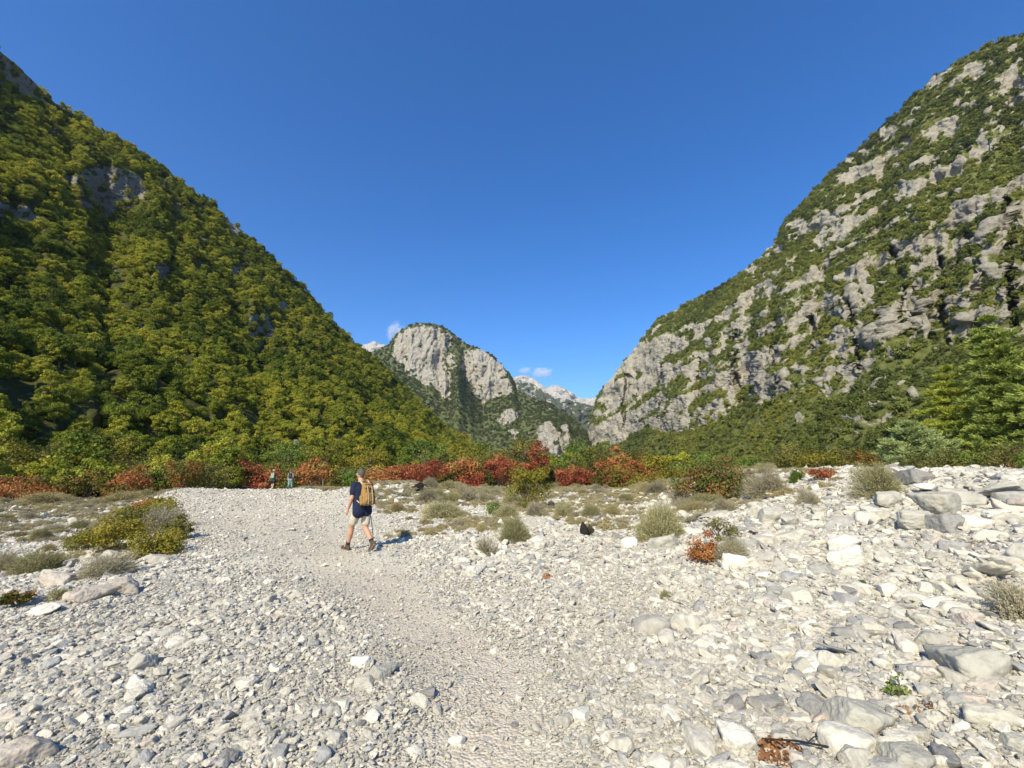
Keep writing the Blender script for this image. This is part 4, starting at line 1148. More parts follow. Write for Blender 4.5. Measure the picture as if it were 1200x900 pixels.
B = [  # px, w, h, depth, mat, label, trunk
 # left belt
 (-10, 70, 50, 34, REDL, 'deep red bush at the left edge of the far shrub belt', 0),
 (35, 66, 40, 33, ORANGE, 'orange red bush second from the left edge in the far belt', 0),
 (82, 50, 38, 36, MIXO, 'mottled bush between the orange bushes at the far left', 0),
 (118, 52, 46, 37, MIXO, 'mottled orange and green bush left of the tall yellow green tree', 0),
 (15, 70, 66, 44, YEL, 'yellow green small tree rising behind the red bushes at the left edge', 1),
 (72, 60, 60, 48, OLIVE, 'olive small tree behind the mottled bush at the far left', 1),
 (130, 80, 72, 46, YEL, 'tall yellow green small tree above the mottled orange bush on the left', 1),
 (165, 56, 52, 38, ORANGE, 'bright orange bush near the middle of the left belt', 0),
 (150, 44, 26, 33, MIXO, 'low mottled bush in front of the bright orange bush', 0),
 (196, 56, 54, 42, GREEN, 'fresh green rounded bush left of the trail crest', 0),
 (225, 40, 34, 36, MIXO, 'small orange speckled bush right of the fresh green bush', 0),
 (252, 48, 36, 38, OLIVE, 'dark olive bush behind the trail crest', 0),
 (268, 60, 56, 48, YEL, 'yellow green bush behind the dark olive bush', 1),
 (292, 44, 36, 46, REDL, 'red brown bush just left of the two distant hikers', 0),
 (318, 44, 32, 46, REDL, 'russet bush directly behind the distant hikers', 0),
 (350, 40, 30, 47, OLIVE, 'olive bush just right of the two distant hikers', 0),
 (340, 60, 54, 54, GREEN, 'green small tree behind the distant hikers', 1),
 (385, 50, 52, 52, YEL, 'yellow green small tree behind the walking man', 1),
 (372, 44, 34, 44, ORANGE, 'orange brown bush left of the walking man', 0),
 (405, 40, 34, 46, OLIVE, 'olive bush behind the walking man', 0),
 (436, 48, 48, 54, YEL, 'yellow green small tree right behind the man', 1),
 (445, 40, 32, 44, ORANGE, 'pale orange bush right of the man behind the stone mound', 0),
 (476, 56, 40, 40, REDL, 'rust red bush right of the man', 0),
 (462, 42, 30, 38, ORANGE, 'orange bush left part of the rust red clump', 0),
 (505, 46, 34, 46, REDL, 'red bush right of the rust red clump', 0),
 (500, 60, 58, 60, GREEN, 'light green small tree behind the rust red bush', 1),
 (532, 46, 26, 52, MIXO, 'low mottled bush left of the bright crimson bush', 0),
 (556, 46, 32, 50, REDL, 'dark red bush just left of the bright crimson bush', 0),
 (545, 64, 56, 66, YEL, 'light yellow green small tree left of centre beyond the red hedge', 1),
 (586, 46, 40, 50, REDL, 'bright crimson bush at the centre of the belt', 0),
 (574, 50, 50, 66, GREEN, 'green small tree behind the bright crimson bush', 1),
 (612, 46, 56, 56, OLIVE, 'olive yellow small tree between the two crimson ones', 1),
 (628, 36, 56, 52, REDL, 'tall crimson small tree right of the olive one', 1),
 (652, 40, 40, 56, OLIVE, 'olive brown bush right of the tall crimson tree', 0),
 (672, 50, 52, 62, GREEN, 'dark green small tree with a thin pale trunk left of the orange tree', 1),
 (664, 40, 26, 48, REDL, 'low maroon bush right of the tall crimson tree', 0),
 (694, 46, 22, 48, REDL, 'low maroon hedge bush under the green trees', 0),
 (700, 46, 44, 60, OLIVE, 'olive small tree left of the orange tree', 1),
 (724, 30, 46, 56, ORANGE, 'orange topped small tree right of centre', 1),
 (722, 40, 22, 46, REDL, 'maroon bush at the foot of the orange topped tree', 0),
 (744, 40, 34, 52, ORANGE, 'orange red bush right of the orange topped tree', 0),
 (770, 46, 22, 48, MIXO, 'dull mottled bush left of the green and red bush', 0),
 (760, 60, 40, 64, GREEN, 'green bush behind the orange red bush', 0),
 (792, 50, 38, 60, OLIVE, 'olive green bush behind the dull mottled bush', 0),
 (820, 60, 42, 60, GREEN, 'green bush behind the left side of the green and red bush', 0),
 (880, 60, 38, 44, GREEN, 'green bush behind the right side of the green and red bush', 0),
 (918, 50, 32, 38, OLIVE, 'olive bush left of the golden bush', 0),
 (952, 56, 44, 30, YEL, 'golden yellow bush on the bank crest left of the pines', 0),
 (985, 50, 40, 30, OLIVE, 'olive bush between the golden bush and the small pine', 0),
 (1010, 40, 34, 28, MIXO, 'russet speckled bush left of the small pine', 0),
]
for px, w, h, dep, mt, lab, tr in B:
    bush(px, 0, w, h, mt, lab, 'tree' if tr else 'bush', 'shrub belt at the edge of the riverbed', depth=dep, trunk=bool(tr), n=2400, leaf=max(0.10, 2.3 / FPX * dep), clumps=22)
for k in range(46):
    px = -20 + k * 18.2 + rnd.uniform(-8, 8)
    if 296 < px < 366 or px > 800: dep = rnd.uniform(52, 58)
    else: dep = rnd.uniform(42, 54) if px < 260 else rnd.uniform(44, 62)
    mt, cw = rnd.choice([(YEL, 'yellow green'), (OLIVE, 'olive'), (GREEN, 'fresh green'), (YEL, 'yellow green'), (ORANGE, 'orange brown'), (MIXO, 'green and orange mottled'), (MIXG, 'green red-tipped'), (OLIVE, 'olive')])
    side = 'left of the trail crest' if px < 300 else 'behind the walking man and the hikers' if px < 470 else 'in the middle of the valley mouth' if px < 680 else 'below the right mountain'
    cw = cw + ' bush'
    bush(px, 0, rnd.uniform(34, 66), rnd.uniform(20, 46), mt, cw + ' in the autumn belt ' + side, 'bush', cw + ' ' + side, depth=dep, n=2000, leaf=max(0.10, 2.4 / FPX * dep), clumps=18)
bush(841, 585, 92, 60, MIXG, 'big rounded green bush mottled with red leaves', 'bush', n=9500, clumps=60, leaf=0.085, hollow=0.15)
bush(622, 596, 58, 50, YEL, 'mustard yellow rounded bush in the middle riverbed', 'bush', n=4200, clumps=26, leaf=0.06)
bush(828, 661, 44, 44, ORANGE, 'small bush of rusty red leaves on the gravel at right', 'bush', n=2200, leaf=0.035, clumps=20)
bush(845, 640, 40, 36, OLIVE, 'faded olive upper sprays behind the rusty red leaves', 'bush', n=1200, leaf=0.03, clumps=16)
bush(128, 648, 74, 46, YEL, 'mustard green bush left half of the yellow thicket beside the trail', 'bush', n=4200, leaf=0.055, clumps=34)
bush(180, 652, 62, 38, YEL, 'olive yellow bush at the near end of the yellow thicket beside the trail', 'bush', n=3800, leaf=0.05, clumps=30)
bush(192, 602, 34, 18, YEL, 'bright yellow leaved bush at the top of the yellow thicket', 'bush', n=1600, leaf=0.06)
bush(168, 603, 30, 16, ORANGE, 'low orange red bush left of the bright yellow one', 'bush', n=1300, leaf=0.06)
bush(152, 632, 60, 34, OLIVE, 'olive bush in the heart of the yellow thicket', 'bush', n=3600, leaf=0.055, clumps=30)
bush(104, 641, 50, 32, OLIVE, 'dull olive bush at the left end of the yellow thicket', 'bush', n=3200, leaf=0.055, clumps=26)
bush(170, 616, 56, 26, YEL, 'mustard bush at the upper side of the yellow thicket', 'bush', n=3000, leaf=0.06, clumps=26)
bush(206, 632, 34, 28, OLIVE, 'olive bush at the trail side of the yellow thicket', 'bush', n=2400, leaf=0.05, clumps=20)
bush(18, 712, 32, 24, MIXO, 'low plant with brown and green leaves at the left edge', 'plant', n=420, leaf=0.05, clumps=10)
bush(578, 603, 34, 13, GREEN, 'low bright green plant left of the mustard bush', 'plant', n=500, leaf=0.08, clumps=10)
bush(966, 563, 36, 14, REDL, 'low pinkish red plant on the right bank crest', 'plant', n=900, leaf=0.05, clumps=12)
bush(545, 582, 22, 10, ORANGE, 'small orange straw plant right of the man', 'plant', n=300, leaf=0.06, clumps=8)
bush(638, 679, 20, 8, ORANGE, 'tiny orange plant lying in the gravel right of the trail', 'plant', n=160, leaf=0.035, clumps=6)
bush(916, 884, 62, 22, BROWN, 'heap of curled dead brown leaves on a twig at the bottom', 'plant', n=420, leaf=0.035, clumps=16, stems=9)
bush(1056, 818, 34, 26, GREEN, 'green sprig growing between the stones at lower right', 'plant', n=120, leaf=0.028, clumps=10, stems=10)
bush(1080, 833, 46, 14, BROWN, 'dry brown grass tuft beside the green sprig', 'plant', n=160, leaf=0.03, clumps=8, stems=14)
bush(1040, 862, 24, 18, OLIVE, 'small olive weed below the green sprig', 'plant', n=110, leaf=0.022, clumps=7, stems=7)
bush(1184, 758, 16, 10, GREEN, 'tiny green weed near the right edge', 'plant', n=60, leaf=0.02, clumps=5, stems=5)
bush(1068, 708, 16, 8, OLIVE, 'tiny olive weed in the right rubble', 'plant', n=60, leaf=0.02, clumps=5, stems=5)
bush(1010, 684, 12, 6, GREEN, 'tiny green weed under the pale slabs of the right rubble', 'plant', n=50, leaf=0.02, clumps=5, stems=5)
bush(876, 790, 14, 10, OLIVE, 'tiny weed left of the flat white slab', 'plant', n=50, leaf=0.016, clumps=5, stems=5)

# ---- pines on the right bank
def pine(px, depth, h, w, mat, label, seed, tiers=11, lean_=0.0, leaf=0.11, dens=1.0):
    g = at_depth(px, depth); rg_ = np.random.default_rng(seed)
    dep = depth; H = h / FPX * dep; Rr = 0.5 * w / FPX * dep
    t = empty('pine_tree', (g.x, g.y, g.z - 0.05), rg_.uniform(0, 6), label=label, category='tree', group='young pines on the right bank')
    tm = MB(); tube(tm, [(0, 0, -0.2), (0.04, 0, H * 0.4), (0, 0.05, H * 0.75), (0, 0, H)], [0.022 * H + .02, 0.016 * H + .01, 0.009 * H, 0.004], 8)
    nd = MB()
    for k in range(tiers):
        f = (k + 0.6) / (tiers + 0.2); z = H * (0.05 + 0.93 * f)
        L0 = Rr * (1 - f) ** 0.75 * (0.75 + 0.25 * rg_.random())
        for b in range(7 if f < 0.75 else 5):
            a = rg_.uniform(0, 6.283); L = L0 * rg_.uniform(0.55, 1.15)
            tip = np.array([math.cos(a) * L, math.sin(a) * L, z + L * rg_.uniform(-0.02, 0.28)])
            mid = np.array([math.cos(a) * L * .5, math.sin(a) * L * .5, z + L * 0.02])
            tube(tm, [(0, 0, z), tuple(mid), tuple(tip)], [0.007 * H * (1 - f) + .008, 0.008, 0.003], 4)
            ns = int((5 + 12 * L) * dens)
            for s_ in range(ns):                        # twigs with upturned needle tufts
                u = 0.25 + 0.75 * (s_ + rg_.random()) / ns
                c = (mid * (1 - u) * 2 if u < .5 else mid * 2 * (1 - u)) + tip * max(0, 2 * u - 1) if u >= .5 else mid * (2 * u) + np.array([0, 0, z]) * (1 - 2 * u)
                off = rg_.normal(0, 1, 3) * np.array([.20, .20, .06]) * (0.35 + L) * (1.15 - 0.6 * u)
                c = c + off
                m = 30; dd = rg_.normal(size=(m, 3)); dd[:, 2] = np.abs(dd[:, 2]) * 0.8; dd /= np.linalg.norm(dd, axis=1, keepdims=True)
                dd += np.array([math.cos(a), math.sin(a), 0.2]) * 0.5
                base = c + rg_.normal(0, 0.03, (m, 3)); ll = leaf * rg_.uniform(.7, 1.3, (m, 1)) * (0.8 + 0.05 * H)
                sd = np.cross(dd, rg_.normal(size=(m, 3))); sd /= np.linalg.norm(sd, axis=1, keepdims=True) + 1e-9
                wdt = 0.10 * ll
                V = np.stack([base - sd * wdt, base + sd * wdt, base + dd * ll + sd * wdt * .6, base + dd * ll - sd * wdt * .6], 1).reshape(-1, 3)
                nd.quads(V, np.arange(4 * m).reshape(m, 4), np.clip(rg_.uniform(0, 1) * .5 + rg_.uniform(0, .5, m), 0, 1))
    link('trunk', tm.mesh('trunk', BARK, True), t); link('crown', nd.mesh('crown', mat), t)
    return t
pine(1064, 17, 60, 96, PINEBLUE, 'small bluish green pine leftmost on the right bank', 11, tiers=7, leaf=0.12, dens=1.4)
pine(1122, 21, 128, 92, PINEYEL, 'yellow green pine between the small pine and the tallest pine', 12, tiers=12, leaf=0.13)
pine(1188, 19, 196, 120, PINE, 'tallest dark green pine at the right edge', 13, tiers=16, leaf=0.13)
pine(1255, 17, 170, 150, PINE, 'broad pine mostly beyond the right edge', 14, tiers=13, leaf=0.13)
pine(1150, 24, 110, 90, PINE, 'dark pine half hidden behind the yellow green pine', 15, tiers=10, leaf=0.15)
pine(1092, 25, 84, 76, PINEYEL, 'pale pine half hidden behind the small bluish pine', 16, tiers=8, leaf=0.15)
for px, dep, w, h, mt, lab in ((1090, 15.5, 60, 26, OLIVE, 'low olive bush under the small bluish pine'), (1130, 15, 64, 30, GREEN, 'low green bush under the yellow green pine'),
                               (1172, 14, 60, 28, OLIVE, 'low olive bush under the tallest pine'), (1150, 17, 66, 38, BROWN, 'reddish brown dry bush under the tallest pine'),
                               (1210, 13, 56, 34, GREEN, 'green bush at the right edge under the pines')):
    bush(px, 0, w, h, mt, lab, 'bush', 'undergrowth beneath the pines', depth=dep, n=2600, leaf=0.055, clumps=26)

# ---- black stump with a brown cap, and a black tangle by the rust red bush
BLACKWOOD = plain_mat('black_wood', (0.018, 0.016, 0.014), 0.85, 0.5, 20, 0.02); MOSS = plain_mat('weathered_wood', (0.17, 0.14, 0.07), 0.9, 0.35, 18, 0.02)
g = ground_at(686, 630)
t = empty('tree_stump', g, 0.9, label='small black stump with a brown rounded top alone on the white gravel', category='stump')
mb = MB(); tube(mb, [(0, 0, -.05), (-.02, 0, .10), (-.05, .02, .22), (-.09, .02, .33), (-.10, .03, .42)], [.13, .15, .14, .09, .03], 9)
for a, l in ((0.3, .24), (2.6, .22), (4.2, .2), (5.4, .18)): tube(mb, [(0, 0, .1), (math.cos(a) * l * .6, math.sin(a) * l * .6, .08), (math.cos(a) * l, math.sin(a) * l, -.02)], [.07, .05, .02], 6)
link('root', mb.mesh('root', BLACKWOOD, True), t)
cap = bpy.data.objects.new('bark_cap', rock_mesh(31, 3, .19, .15, .14, 9, 0.12, 10, MOSS)); sc.collection.objects.link(cap); cap.parent = t; cap.location = (.10, -.02, .27); cap.rotation_euler = (.2, .5, .3); cap.scale = (.75, .75, .75); t.scale = (.72, .72, .85)
g = ground_at(492, 577)
t = empty('branches', g, 0.2, label='tangle of black driftwood at the foot of the rust red bush', category='branches')
mb = MB()  # loose heap of black curved limbs at the foot of the bush
for k in range(9):
    a = rnd.uniform(0, 6.28); l = rnd.uniform(.3, .7)
    tube(mb, [(math.cos(a) * -l * .4, math.sin(a) * .2, .06 + .04 * k), (0, 0, .12 + .05 * k), (math.cos(a) * l, math.sin(a) * .3, rnd.uniform(.05, .6))], [.06, .05, .015], 6)
link('branch', mb.mesh('branch', BLACKWOOD, True), t)
g = ground_at(955, 884)
mb = MB(); tube(mb, [(-.26, .05, .05), (-.08, .02, .055), (.08, -.02, .045), (.16, -.04, .02)], [.004, .006, .006, .004], 6); tube(mb, [(-.03, .01, .05), (.04, .05, .06), (.10, .07, .05)], [.004, .003, .002], 5)
o = link('twig', mb.mesh('twig', BLACKWOOD, True), None, label='thin dark twig sticking out of the dead brown leaves', category='twig'); o.location = g

# ------------------------------------------------------------------ people
def capsules_mesh(parts, name, mat, voxel, noise=0.0, nscale=20, seed=0, smooth_it=6):
    """parts: (p0, p1, r0, r1[, flatten axis scale]) welded by a voxel remesh into one continuous surface"""
    D, F = ICO[2]
    mb = MB()
    for p in parts:
        p0, p1, r0, r1 = np.array(p[0], float), np.array(p[1], float), p[2], p[3]
        sc3 = np.array(p[4]) if len(p) > 4 else np.ones(3)
        ax = p1 - p0; L = np.linalg.norm(ax)
        if L < 1e-6: mb.tris(p0 + D * r0 * sc3, F); continue
        ax /= L
        s = D @ ax
        P = np.where(s[:, None] > 0, p1 + D * r1 * sc3, p0 + D * r0 * sc3)
        mb.tris(P, F)
    me = mb.mesh(name, mat, True)
    o = bpy.data.objects.new('tmp', me); sc.collection.objects.link(o)
    md = o.modifiers.new('r', 'REMESH'); md.mode = 'VOXEL'; md.voxel_size = voxel; md.use_smooth_shade = True
    ms = o.modifiers.new('s', 'SMOOTH'); ms.factor = 0.5; ms.iterations = smooth_it
    dg = bpy.context.evaluated_depsgraph_get(); dg.update()
    m2 = bpy.data.meshes.new_from_object(o.evaluated_get(dg)); m2.name = name
    bpy.data.objects.remove(o); bpy.data.meshes.remove(me)
    n = len(m2.vertices); co = np.empty(n * 3, np.float32); m2.vertices.foreach_get('co', co); co = co.reshape(-1, 3)
    if noise:
        nr = np.empty(n * 3, np.float32); m2.vertices.foreach_get('normal', nr)
        co += nr.reshape(-1, 3) * (noise * fbm(co * nscale * np.array([1, 1, .55]) + seed, 3))[:, None]
        m2.vertices.foreach_set('co', co.ravel()); m2.update()
    m2.materials.clear(); m2.materials.append(mat)
    return m2

SKIN = plain_mat('skin', (0.50, 0.27, 0.17), 0.55, 0.08, 25)
def V3(*a): return np.array(a, float)

def hand(parts, wrist, dirn, side, curl=0.5, s=1.0):
    """palm, four unequal bent fingers and a thumb leaving the side of the palm"""
    d = dirn / np.linalg.norm(dirn); fw = V3(1, 0, 0) - d * d[0]; fw /= np.linalg.norm(fw); inn = np.cross(d, fw) * side
    palm = wrist + d * 0.085 * s
    parts.append((wrist, palm, .026 * s, .030 * s)); parts.append((wrist + fw * .02 * s, palm + fw * .026 * s, .018 * s, .017 * s)); parts.append((wrist - fw * .014 * s, palm - fw * .026 * s, .016 * s, .016 * s))
    for k, L in enumerate((.072, .080, .074, .058)):
        b = palm + fw * (.033 - .021 * k) * s
        m1_ = b + (d * .9 + inn * .25 * curl) * L * .5 * s; e = m1_ + (d * (1 - .7 * curl) + inn * .9 * curl) * L * .5 * s
        parts.append((b, m1_, .0098 * s, .009 * s)); parts.append((m1_, e, .009 * s, .0075 * s))
    b = wrist + d * .03 * s + fw * .028 * s
    m1_ = b + (fw * .8 + d * .7 + inn * .3) * .032 * s; e = m1_ + (d * .9 + inn * .5 + fw * .1) * .034 * s
    parts.append((b, m1_, .012 * s, .011 * s)); parts.append((m1_, e, .011 * s, .009 * s))

def person(loc, heading, J, label, mats, group=None, shirt_len=0.10, short_to=0.72, vox=0.011, boots=True, hat=None, hairc=None, trousers=False, vest=False):
    root = empty('person', loc, heading, label=label, category='person', group=group)
    sk, sh, st, so, bo, ha = mats
    pel, neck, head = J['pelvis'], J['neck'], J['head']
    up = (neck - pel); up = up / np.linalg.norm(up)
    lt = V3(0, 1, 0)
    parts = []
    chest = pel + (neck - pel) * .68; waist = pel + (neck - pel) * .32
    for s_ in (-1, 1):
        parts.append((pel + lt * .085 * s_, waist + lt * .075 * s_, .115, .105, (.95, 1, 1)))
        parts.append((waist + lt * .075 * s_, chest + lt * .095 * s_, .105, .118, (.92, 1, 1)))
        parts.append((chest + lt * .095 * s_, J['sh'][s_] * .75 + chest * .25, .118, .07))
        parts.append((neck - up * .06, J['sh'][s_], .06, .058))
        parts.append((J['sh'][s_], J['el'][s_], .056, .042)); parts.append((J['el'][s_], J['el'][s_] * .55 + J['wr'][s_] * .45, .043, .041)); parts.append((J['el'][s_] * .6 + J['wr'][s_] * .4, J['wr'][s_], .041, .026))
        hand(parts, J['wr'][s_], J['wr'][s_] - J['el'][s_], s_, J.get('curl', {}).get(s_, .5))
        parts.append((J['hip'][s_], J['kn'][s_], .092, .060)); parts.append((J['kn'][s_], J['kn'][s_] * .65 + J['an'][s_] * .35 - V3(.02, 0, 0), .058, .060))
        parts.append((J['kn'][s_] * .65 + J['an'][s_] * .35 - V3(.02, 0, 0), J['an'][s_], .060, .036)); parts.append((J['an'][s_], J['toe'][s_], .04, .032))
    parts.append((neck - up * .06, head - V3(.01, 0, .07), .062, .056))
    fd = J['face']; fd = fd / np.linalg.norm(fd); hup = V3(0, 0, 1) - fd * fd[2]; hup /= np.linalg.norm(hup)
    parts.append((head - fd * .012 + hup * .01, head - fd * .012 + hup * .01, .098, .098, (1.0, .80, 1.08)))       # skull
    parts.append((head + fd * .03 - hup * .06, head + fd * .045 - hup * .075, .062, .05, (1, .85, 1)))           # jaw
    parts.append((head + fd * .085 + hup * .01, head + fd * .108 - hup * .02, .012, .016))                          # nose
    parts.append((head + fd * .085 - hup * .052 + lt * .015, head + fd * .085 - hup * .052 - lt * .015, .012, .012))       # mouth
    parts.append((head + fd * .075 + hup * .03 - lt * .04, head + fd * .075 + hup * .03 + lt * .04, .018, .018))     # brow
    for s_ in (-1, 1): parts.append((head - fd * .005 + lt * .083 * s_ + hup * .02, head - fd * .005 + lt * .080 * s_ - hup * .02, .018, .012, (1, .5, 1)))
    body = link('body', capsules_mesh(parts, 'body', sk, vox, smooth_it=2), root)
    # hair: cap of short hair over the back and top
    hp = [(head - fd * .022 + hup * .028, head - fd * .022 + hup * .028, .103, .103, (.98, .82, 1.04)), (head - fd * .05 - hup * .01, head - fd * .045 - hup * .03, .072, .06, (1, .95, 1))]
    link('hair', capsules_mesh(hp, 'hair', ha, .01, .006, 60, smooth_it=2), root)
    if hat is not None:
        cp_ = [(head - fd * .01 + hup * .045, head - fd * .01 + hup * .06, .112, .104, (1, .86, .9)), (head + fd * .10 + hup * .055, head + fd * .15 + hup * .045, .05, .045, (1, 1.2, .2))]
        link('cap', capsules_mesh(cp_, 'cap', hat, .01, smooth_it=2), root)
    # shirt
    sp = []
    for s_ in (-1, 1):
        hem = pel - up * shirt_len
        sp += [(hem + lt * .085 * s_, waist + lt * .082 * s_, .138, .132, (.95, 1, 1)), (waist + lt * .082 * s_, chest + lt * .105 * s_, .132, .134, (.95, 1, 1)),
               (chest + lt * .10 * s_, J['sh'][s_] * .85 + chest * .15, .134, .082), (neck - up * .055, J['sh'][s_], .070, .073)]
        if not vest: sp += [(J['sh'][s_], J['sh'][s_] * .42 + J['el'][s_] * .58, .074, .071)]
    link('t_shirt', capsules_mesh(sp, 't_shirt', sh, .012, .016, 9, 3, smooth_it=3), root)
    # shorts or trousers
    tp = []
    for s_ in (-1, 1):
        a, b_, c = J['hip'][s_], J['kn'][s_], J['an'][s_]
        tp += [(pel + lt * .08 * s_ + up * .04, J['hip'][s_] + V3(0, 0, .02), .120, .112)]
        if trousers: tp += [(a, b_, .12, .088), (b_, c + V3(0, 0, .05), .088, .072)]
        else: tp += [(a, a * (1 - short_to) + b_ * short_to, .108, .094)]
    link('trousers' if trousers else 'shorts', capsules_mesh(tp, 'shorts', st, .012, .018, 10, 8, smooth_it=3), root)
    for s_ in (-1, 1):
        an, toe = J['an'][s_], J['toe'][s_]; fdv = (toe - an); fl_ = V3(fdv[0], fdv[1], fdv[2])
        if boots:
            kn = J['kn'][s_]
            link('sock', capsules_mesh([(an, an * .82 + kn * .18, .046, .048)], 'sock', so, .009, smooth_it=2), root)
        sole_dir = J['sole'][s_]
        heel = an - V3(0, 0, .0) + sole_dir * -.045 + J['dn'][s_] * .05; tt = heel + sole_dir * .235
        bp_ = [(an, an + J['dn'][s_] * .03, .052, .052), (heel, tt - sole_dir * .05, .045, .044, (1, .95, .9)), (tt - sole_dir * .05, tt - J['dn'][s_] * -.008, .045, .034), (heel + J['dn'][s_] * .02, tt + J['dn'][s_] * .02, .036, .034)]
        b1 = link('boot', capsules_mesh(bp_, 'boot', bo, .009, smooth_it=2), root)
        sl = link('sole', capsules_mesh([(heel + J['dn'][s_] * .042, tt + J['dn'][s_] * .036, .036, .034, (1, 1.1, .5))], 'sole', SOLE, .009, smooth_it=1), b1)
    return root
SOLE = plain_mat('boot_sole', (0.16, 0.14, 0.12), 0.9)
NAVY = plain_mat('navy_cotton', (0.012, 0.018, 0.045), 0.9, 0.25, 30)
KHAKI = plain_mat('pale_khaki_cotton', (0.52, 0.46, 0.35), 0.9, 0.12, 30)
SOCK = plain_mat('dark_sock', (0.03, 0.028, 0.03), 0.95); BOOT = plain_mat('brown_leather', (0.075, 0.055, 0.035), 0.7, 0.3, 30)
GHAIR = plain_mat('grey_hair', (0.10, 0.085, 0.07), 0.85, 0.6, 60, 0.01)
def unit(v): return v / np.linalg.norm(v)
g = ground_at(421, 646)
J = dict(pelvis=V3(0, 0, .93), neck=V3(.08, 0, 1.47), head=V3(.165, 0.0, 1.625), face=V3(1, .05, -.42),
         sh={1: V3(.06, .185, 1.40), -1: V3(.06, -.185, 1.40)},
         el={1: V3(.03, .245, 1.12), -1: V3(.02, -.25, 1.13)}, wr={1: V3(.13, .26, .89), -1: V3(.19, -.30, .96)}, curl={1: .45, -1: 1.0},
         hip={1: V3(.02, .095, .90), -1: V3(-.01, -.095, .90)},
         kn={1: V3(.22, .10, .50), -1: V3(-.02, -.10, .47)}, an={1: V3(.33, .10, .10), -1: V3(-.33, -.10, .20)},
         toe={1: V3(.46, .11, .05), -1: V3(-.26, -.10, .06)},
         sole={1: unit(V3(1, .08, .02)), -1: unit(V3(.62, 0, -.72))}, dn={1: V3(0, 0, -1), -1: unit(V3(-.72, 0, -.62))})
HEAD_ = math.atan2(.66, -.75)
gz = g.copy()
hiker = person(gz, HEAD_, J, 'man in a navy t-shirt and pale shorts walking away with his head bent', (SKIN, NAVY, KHAKI, SOCK, BOOT, GHAIR))
# backpack hanging on his back
PACK = plain_mat('mustard_canvas', (0.29, 0.17, 0.055), 0.85, 0.2, 35); PACKL = plain_mat('pale_webbing', (0.45, 0.36, 0.22), 0.85, 0.15, 40); DARKW = plain_mat('black_webbing', (0.02, 0.02, 0.02), 0.9)
bk = empty('backpack', gz, HEAD_, label='mustard brown daypack with pale straps on the man’s back'.replace('’', "'"), category='backpack')
def lt(v, y): return V3(v[0], y, v[2])
tl = V3(.14, 0, 1)  # torso lean
def bpnt(x, y, z): return V3(x + (z - 1.2) * .15, y, z)
main = []
for yy in (-.085, 0, .085):
    main.append((bpnt(-.20, yy, 1.06), bpnt(-.185, yy * .72, 1.40), .088, .062))
    main.append((bpnt(-.16, yy, 1.05), bpnt(-.15, yy * .7, 1.42), .078, .055))
mcp = link('main_compartment', capsules_mesh(main, 'main_compartment', PACK, .012, .014, 12, 5, smooth_it=4), bk)
link('front_pocket', capsules_mesh([(bpnt(-.275, -.07, 1.10), bpnt(-.265, -.07, 1.22), .048, .045), (bpnt(-.275, .07, 1.10), bpnt(-.265, .07, 1.22), .048, .045), (bpnt(-.28, 0, 1.09), bpnt(-.27, 0, 1.22), .05, .047)], 'front_pocket', PACK, .01, .008, 14, 2), bk)
link('top_flap', capsules_mesh([(bpnt(-.19, -.055, 1.44), bpnt(-.19, .055, 1.44), .062, .062, (1.25, 1, .55)), (bpnt(-.25, -.08, 1.37), bpnt(-.25, .08, 1.37), .035, .035)], 'top_flap', PACK, .01, .008, 14, 9), bk)
for s_ in (-1, 1):
    link('side_pocket', capsules_mesh([(bpnt(-.19, .165 * s_, 1.03), bpnt(-.18, .165 * s_, 1.16), .042, .045, (1.2, .6, 1))], 'side_pocket', DARKW if s_ < 0 else PACK, .01), bk)
    tb = MB(); pts = [bpnt(-.17, .09 * s_, 1.42), bpnt(-.05, .10 * s_, 1.51), bpnt(.06, .105 * s_, 1.47), bpnt(.135, .12 * s_, 1.36), bpnt(.13, .14 * s_, 1.24), bpnt(.03, .19 * s_, 1.12), bpnt(-.13, .17 * s_, 1.04)]
    tube(tb, [tuple(p) for p in pts], [.022, .025, .025, .024, .022, .015, .013], 8); link('shoulder_strap', tb.mesh('strap', PACKL, True), bk)
    tb = MB(); tube(tb, [tuple(bpnt(-.285, .055 * s_, 1.40)), tuple(bpnt(-.31, .055 * s_, 1.26)), tuple(bpnt(-.325, .055 * s_, 1.12)), tuple(bpnt(-.30, .055 * s_, 1.02))], [.010] * 4, 6); link('lashing_strap', tb.mesh('strap2', PACKL, True), bk)
tb = MB(); tube(tb, [tuple(bpnt(-.14, -.03, 1.47)), tuple(bpnt(-.15, -.02, 1.52)), tuple(bpnt(-.15, .02, 1.52)), tuple(bpnt(-.14, .03, 1.47))], [.008] * 4, 6); link('grab_handle', tb.mesh('handle', DARKW, True), bk)
# walking pole in his right hand
pl = empty('walking_pole', gz, HEAD_, label='thin dark trekking pole planted beside the man', category='walking pole')
tb = MB(); tube(tb, [(.20, -.315, .87), (.05, -.32, .40), (-.07, -.32, .02)], [.009, .008, .006], 8); link('shaft', tb.mesh('shaft', DARKW, True), pl)
tb = MB(); tube(tb, [(.245, -.31, 1.01), (.235, -.312, .97), (.20, -.315, .86)], [.016, .019, .015], 8); link('grip', tb.mesh('grip', plain_mat('cork', (.25, .17, .09)), True), pl)
tb = MB(); tube(tb, [(-.055, -.32, .065), (-.058, -.32, .055)], [.028, .028], 10); link('basket', tb.mesh('basket', DARKW, True), pl)

for o_ in (hiker, bk, pl): o_.scale = (.965,) * 3
bk.scale = (.95, .90, .955)

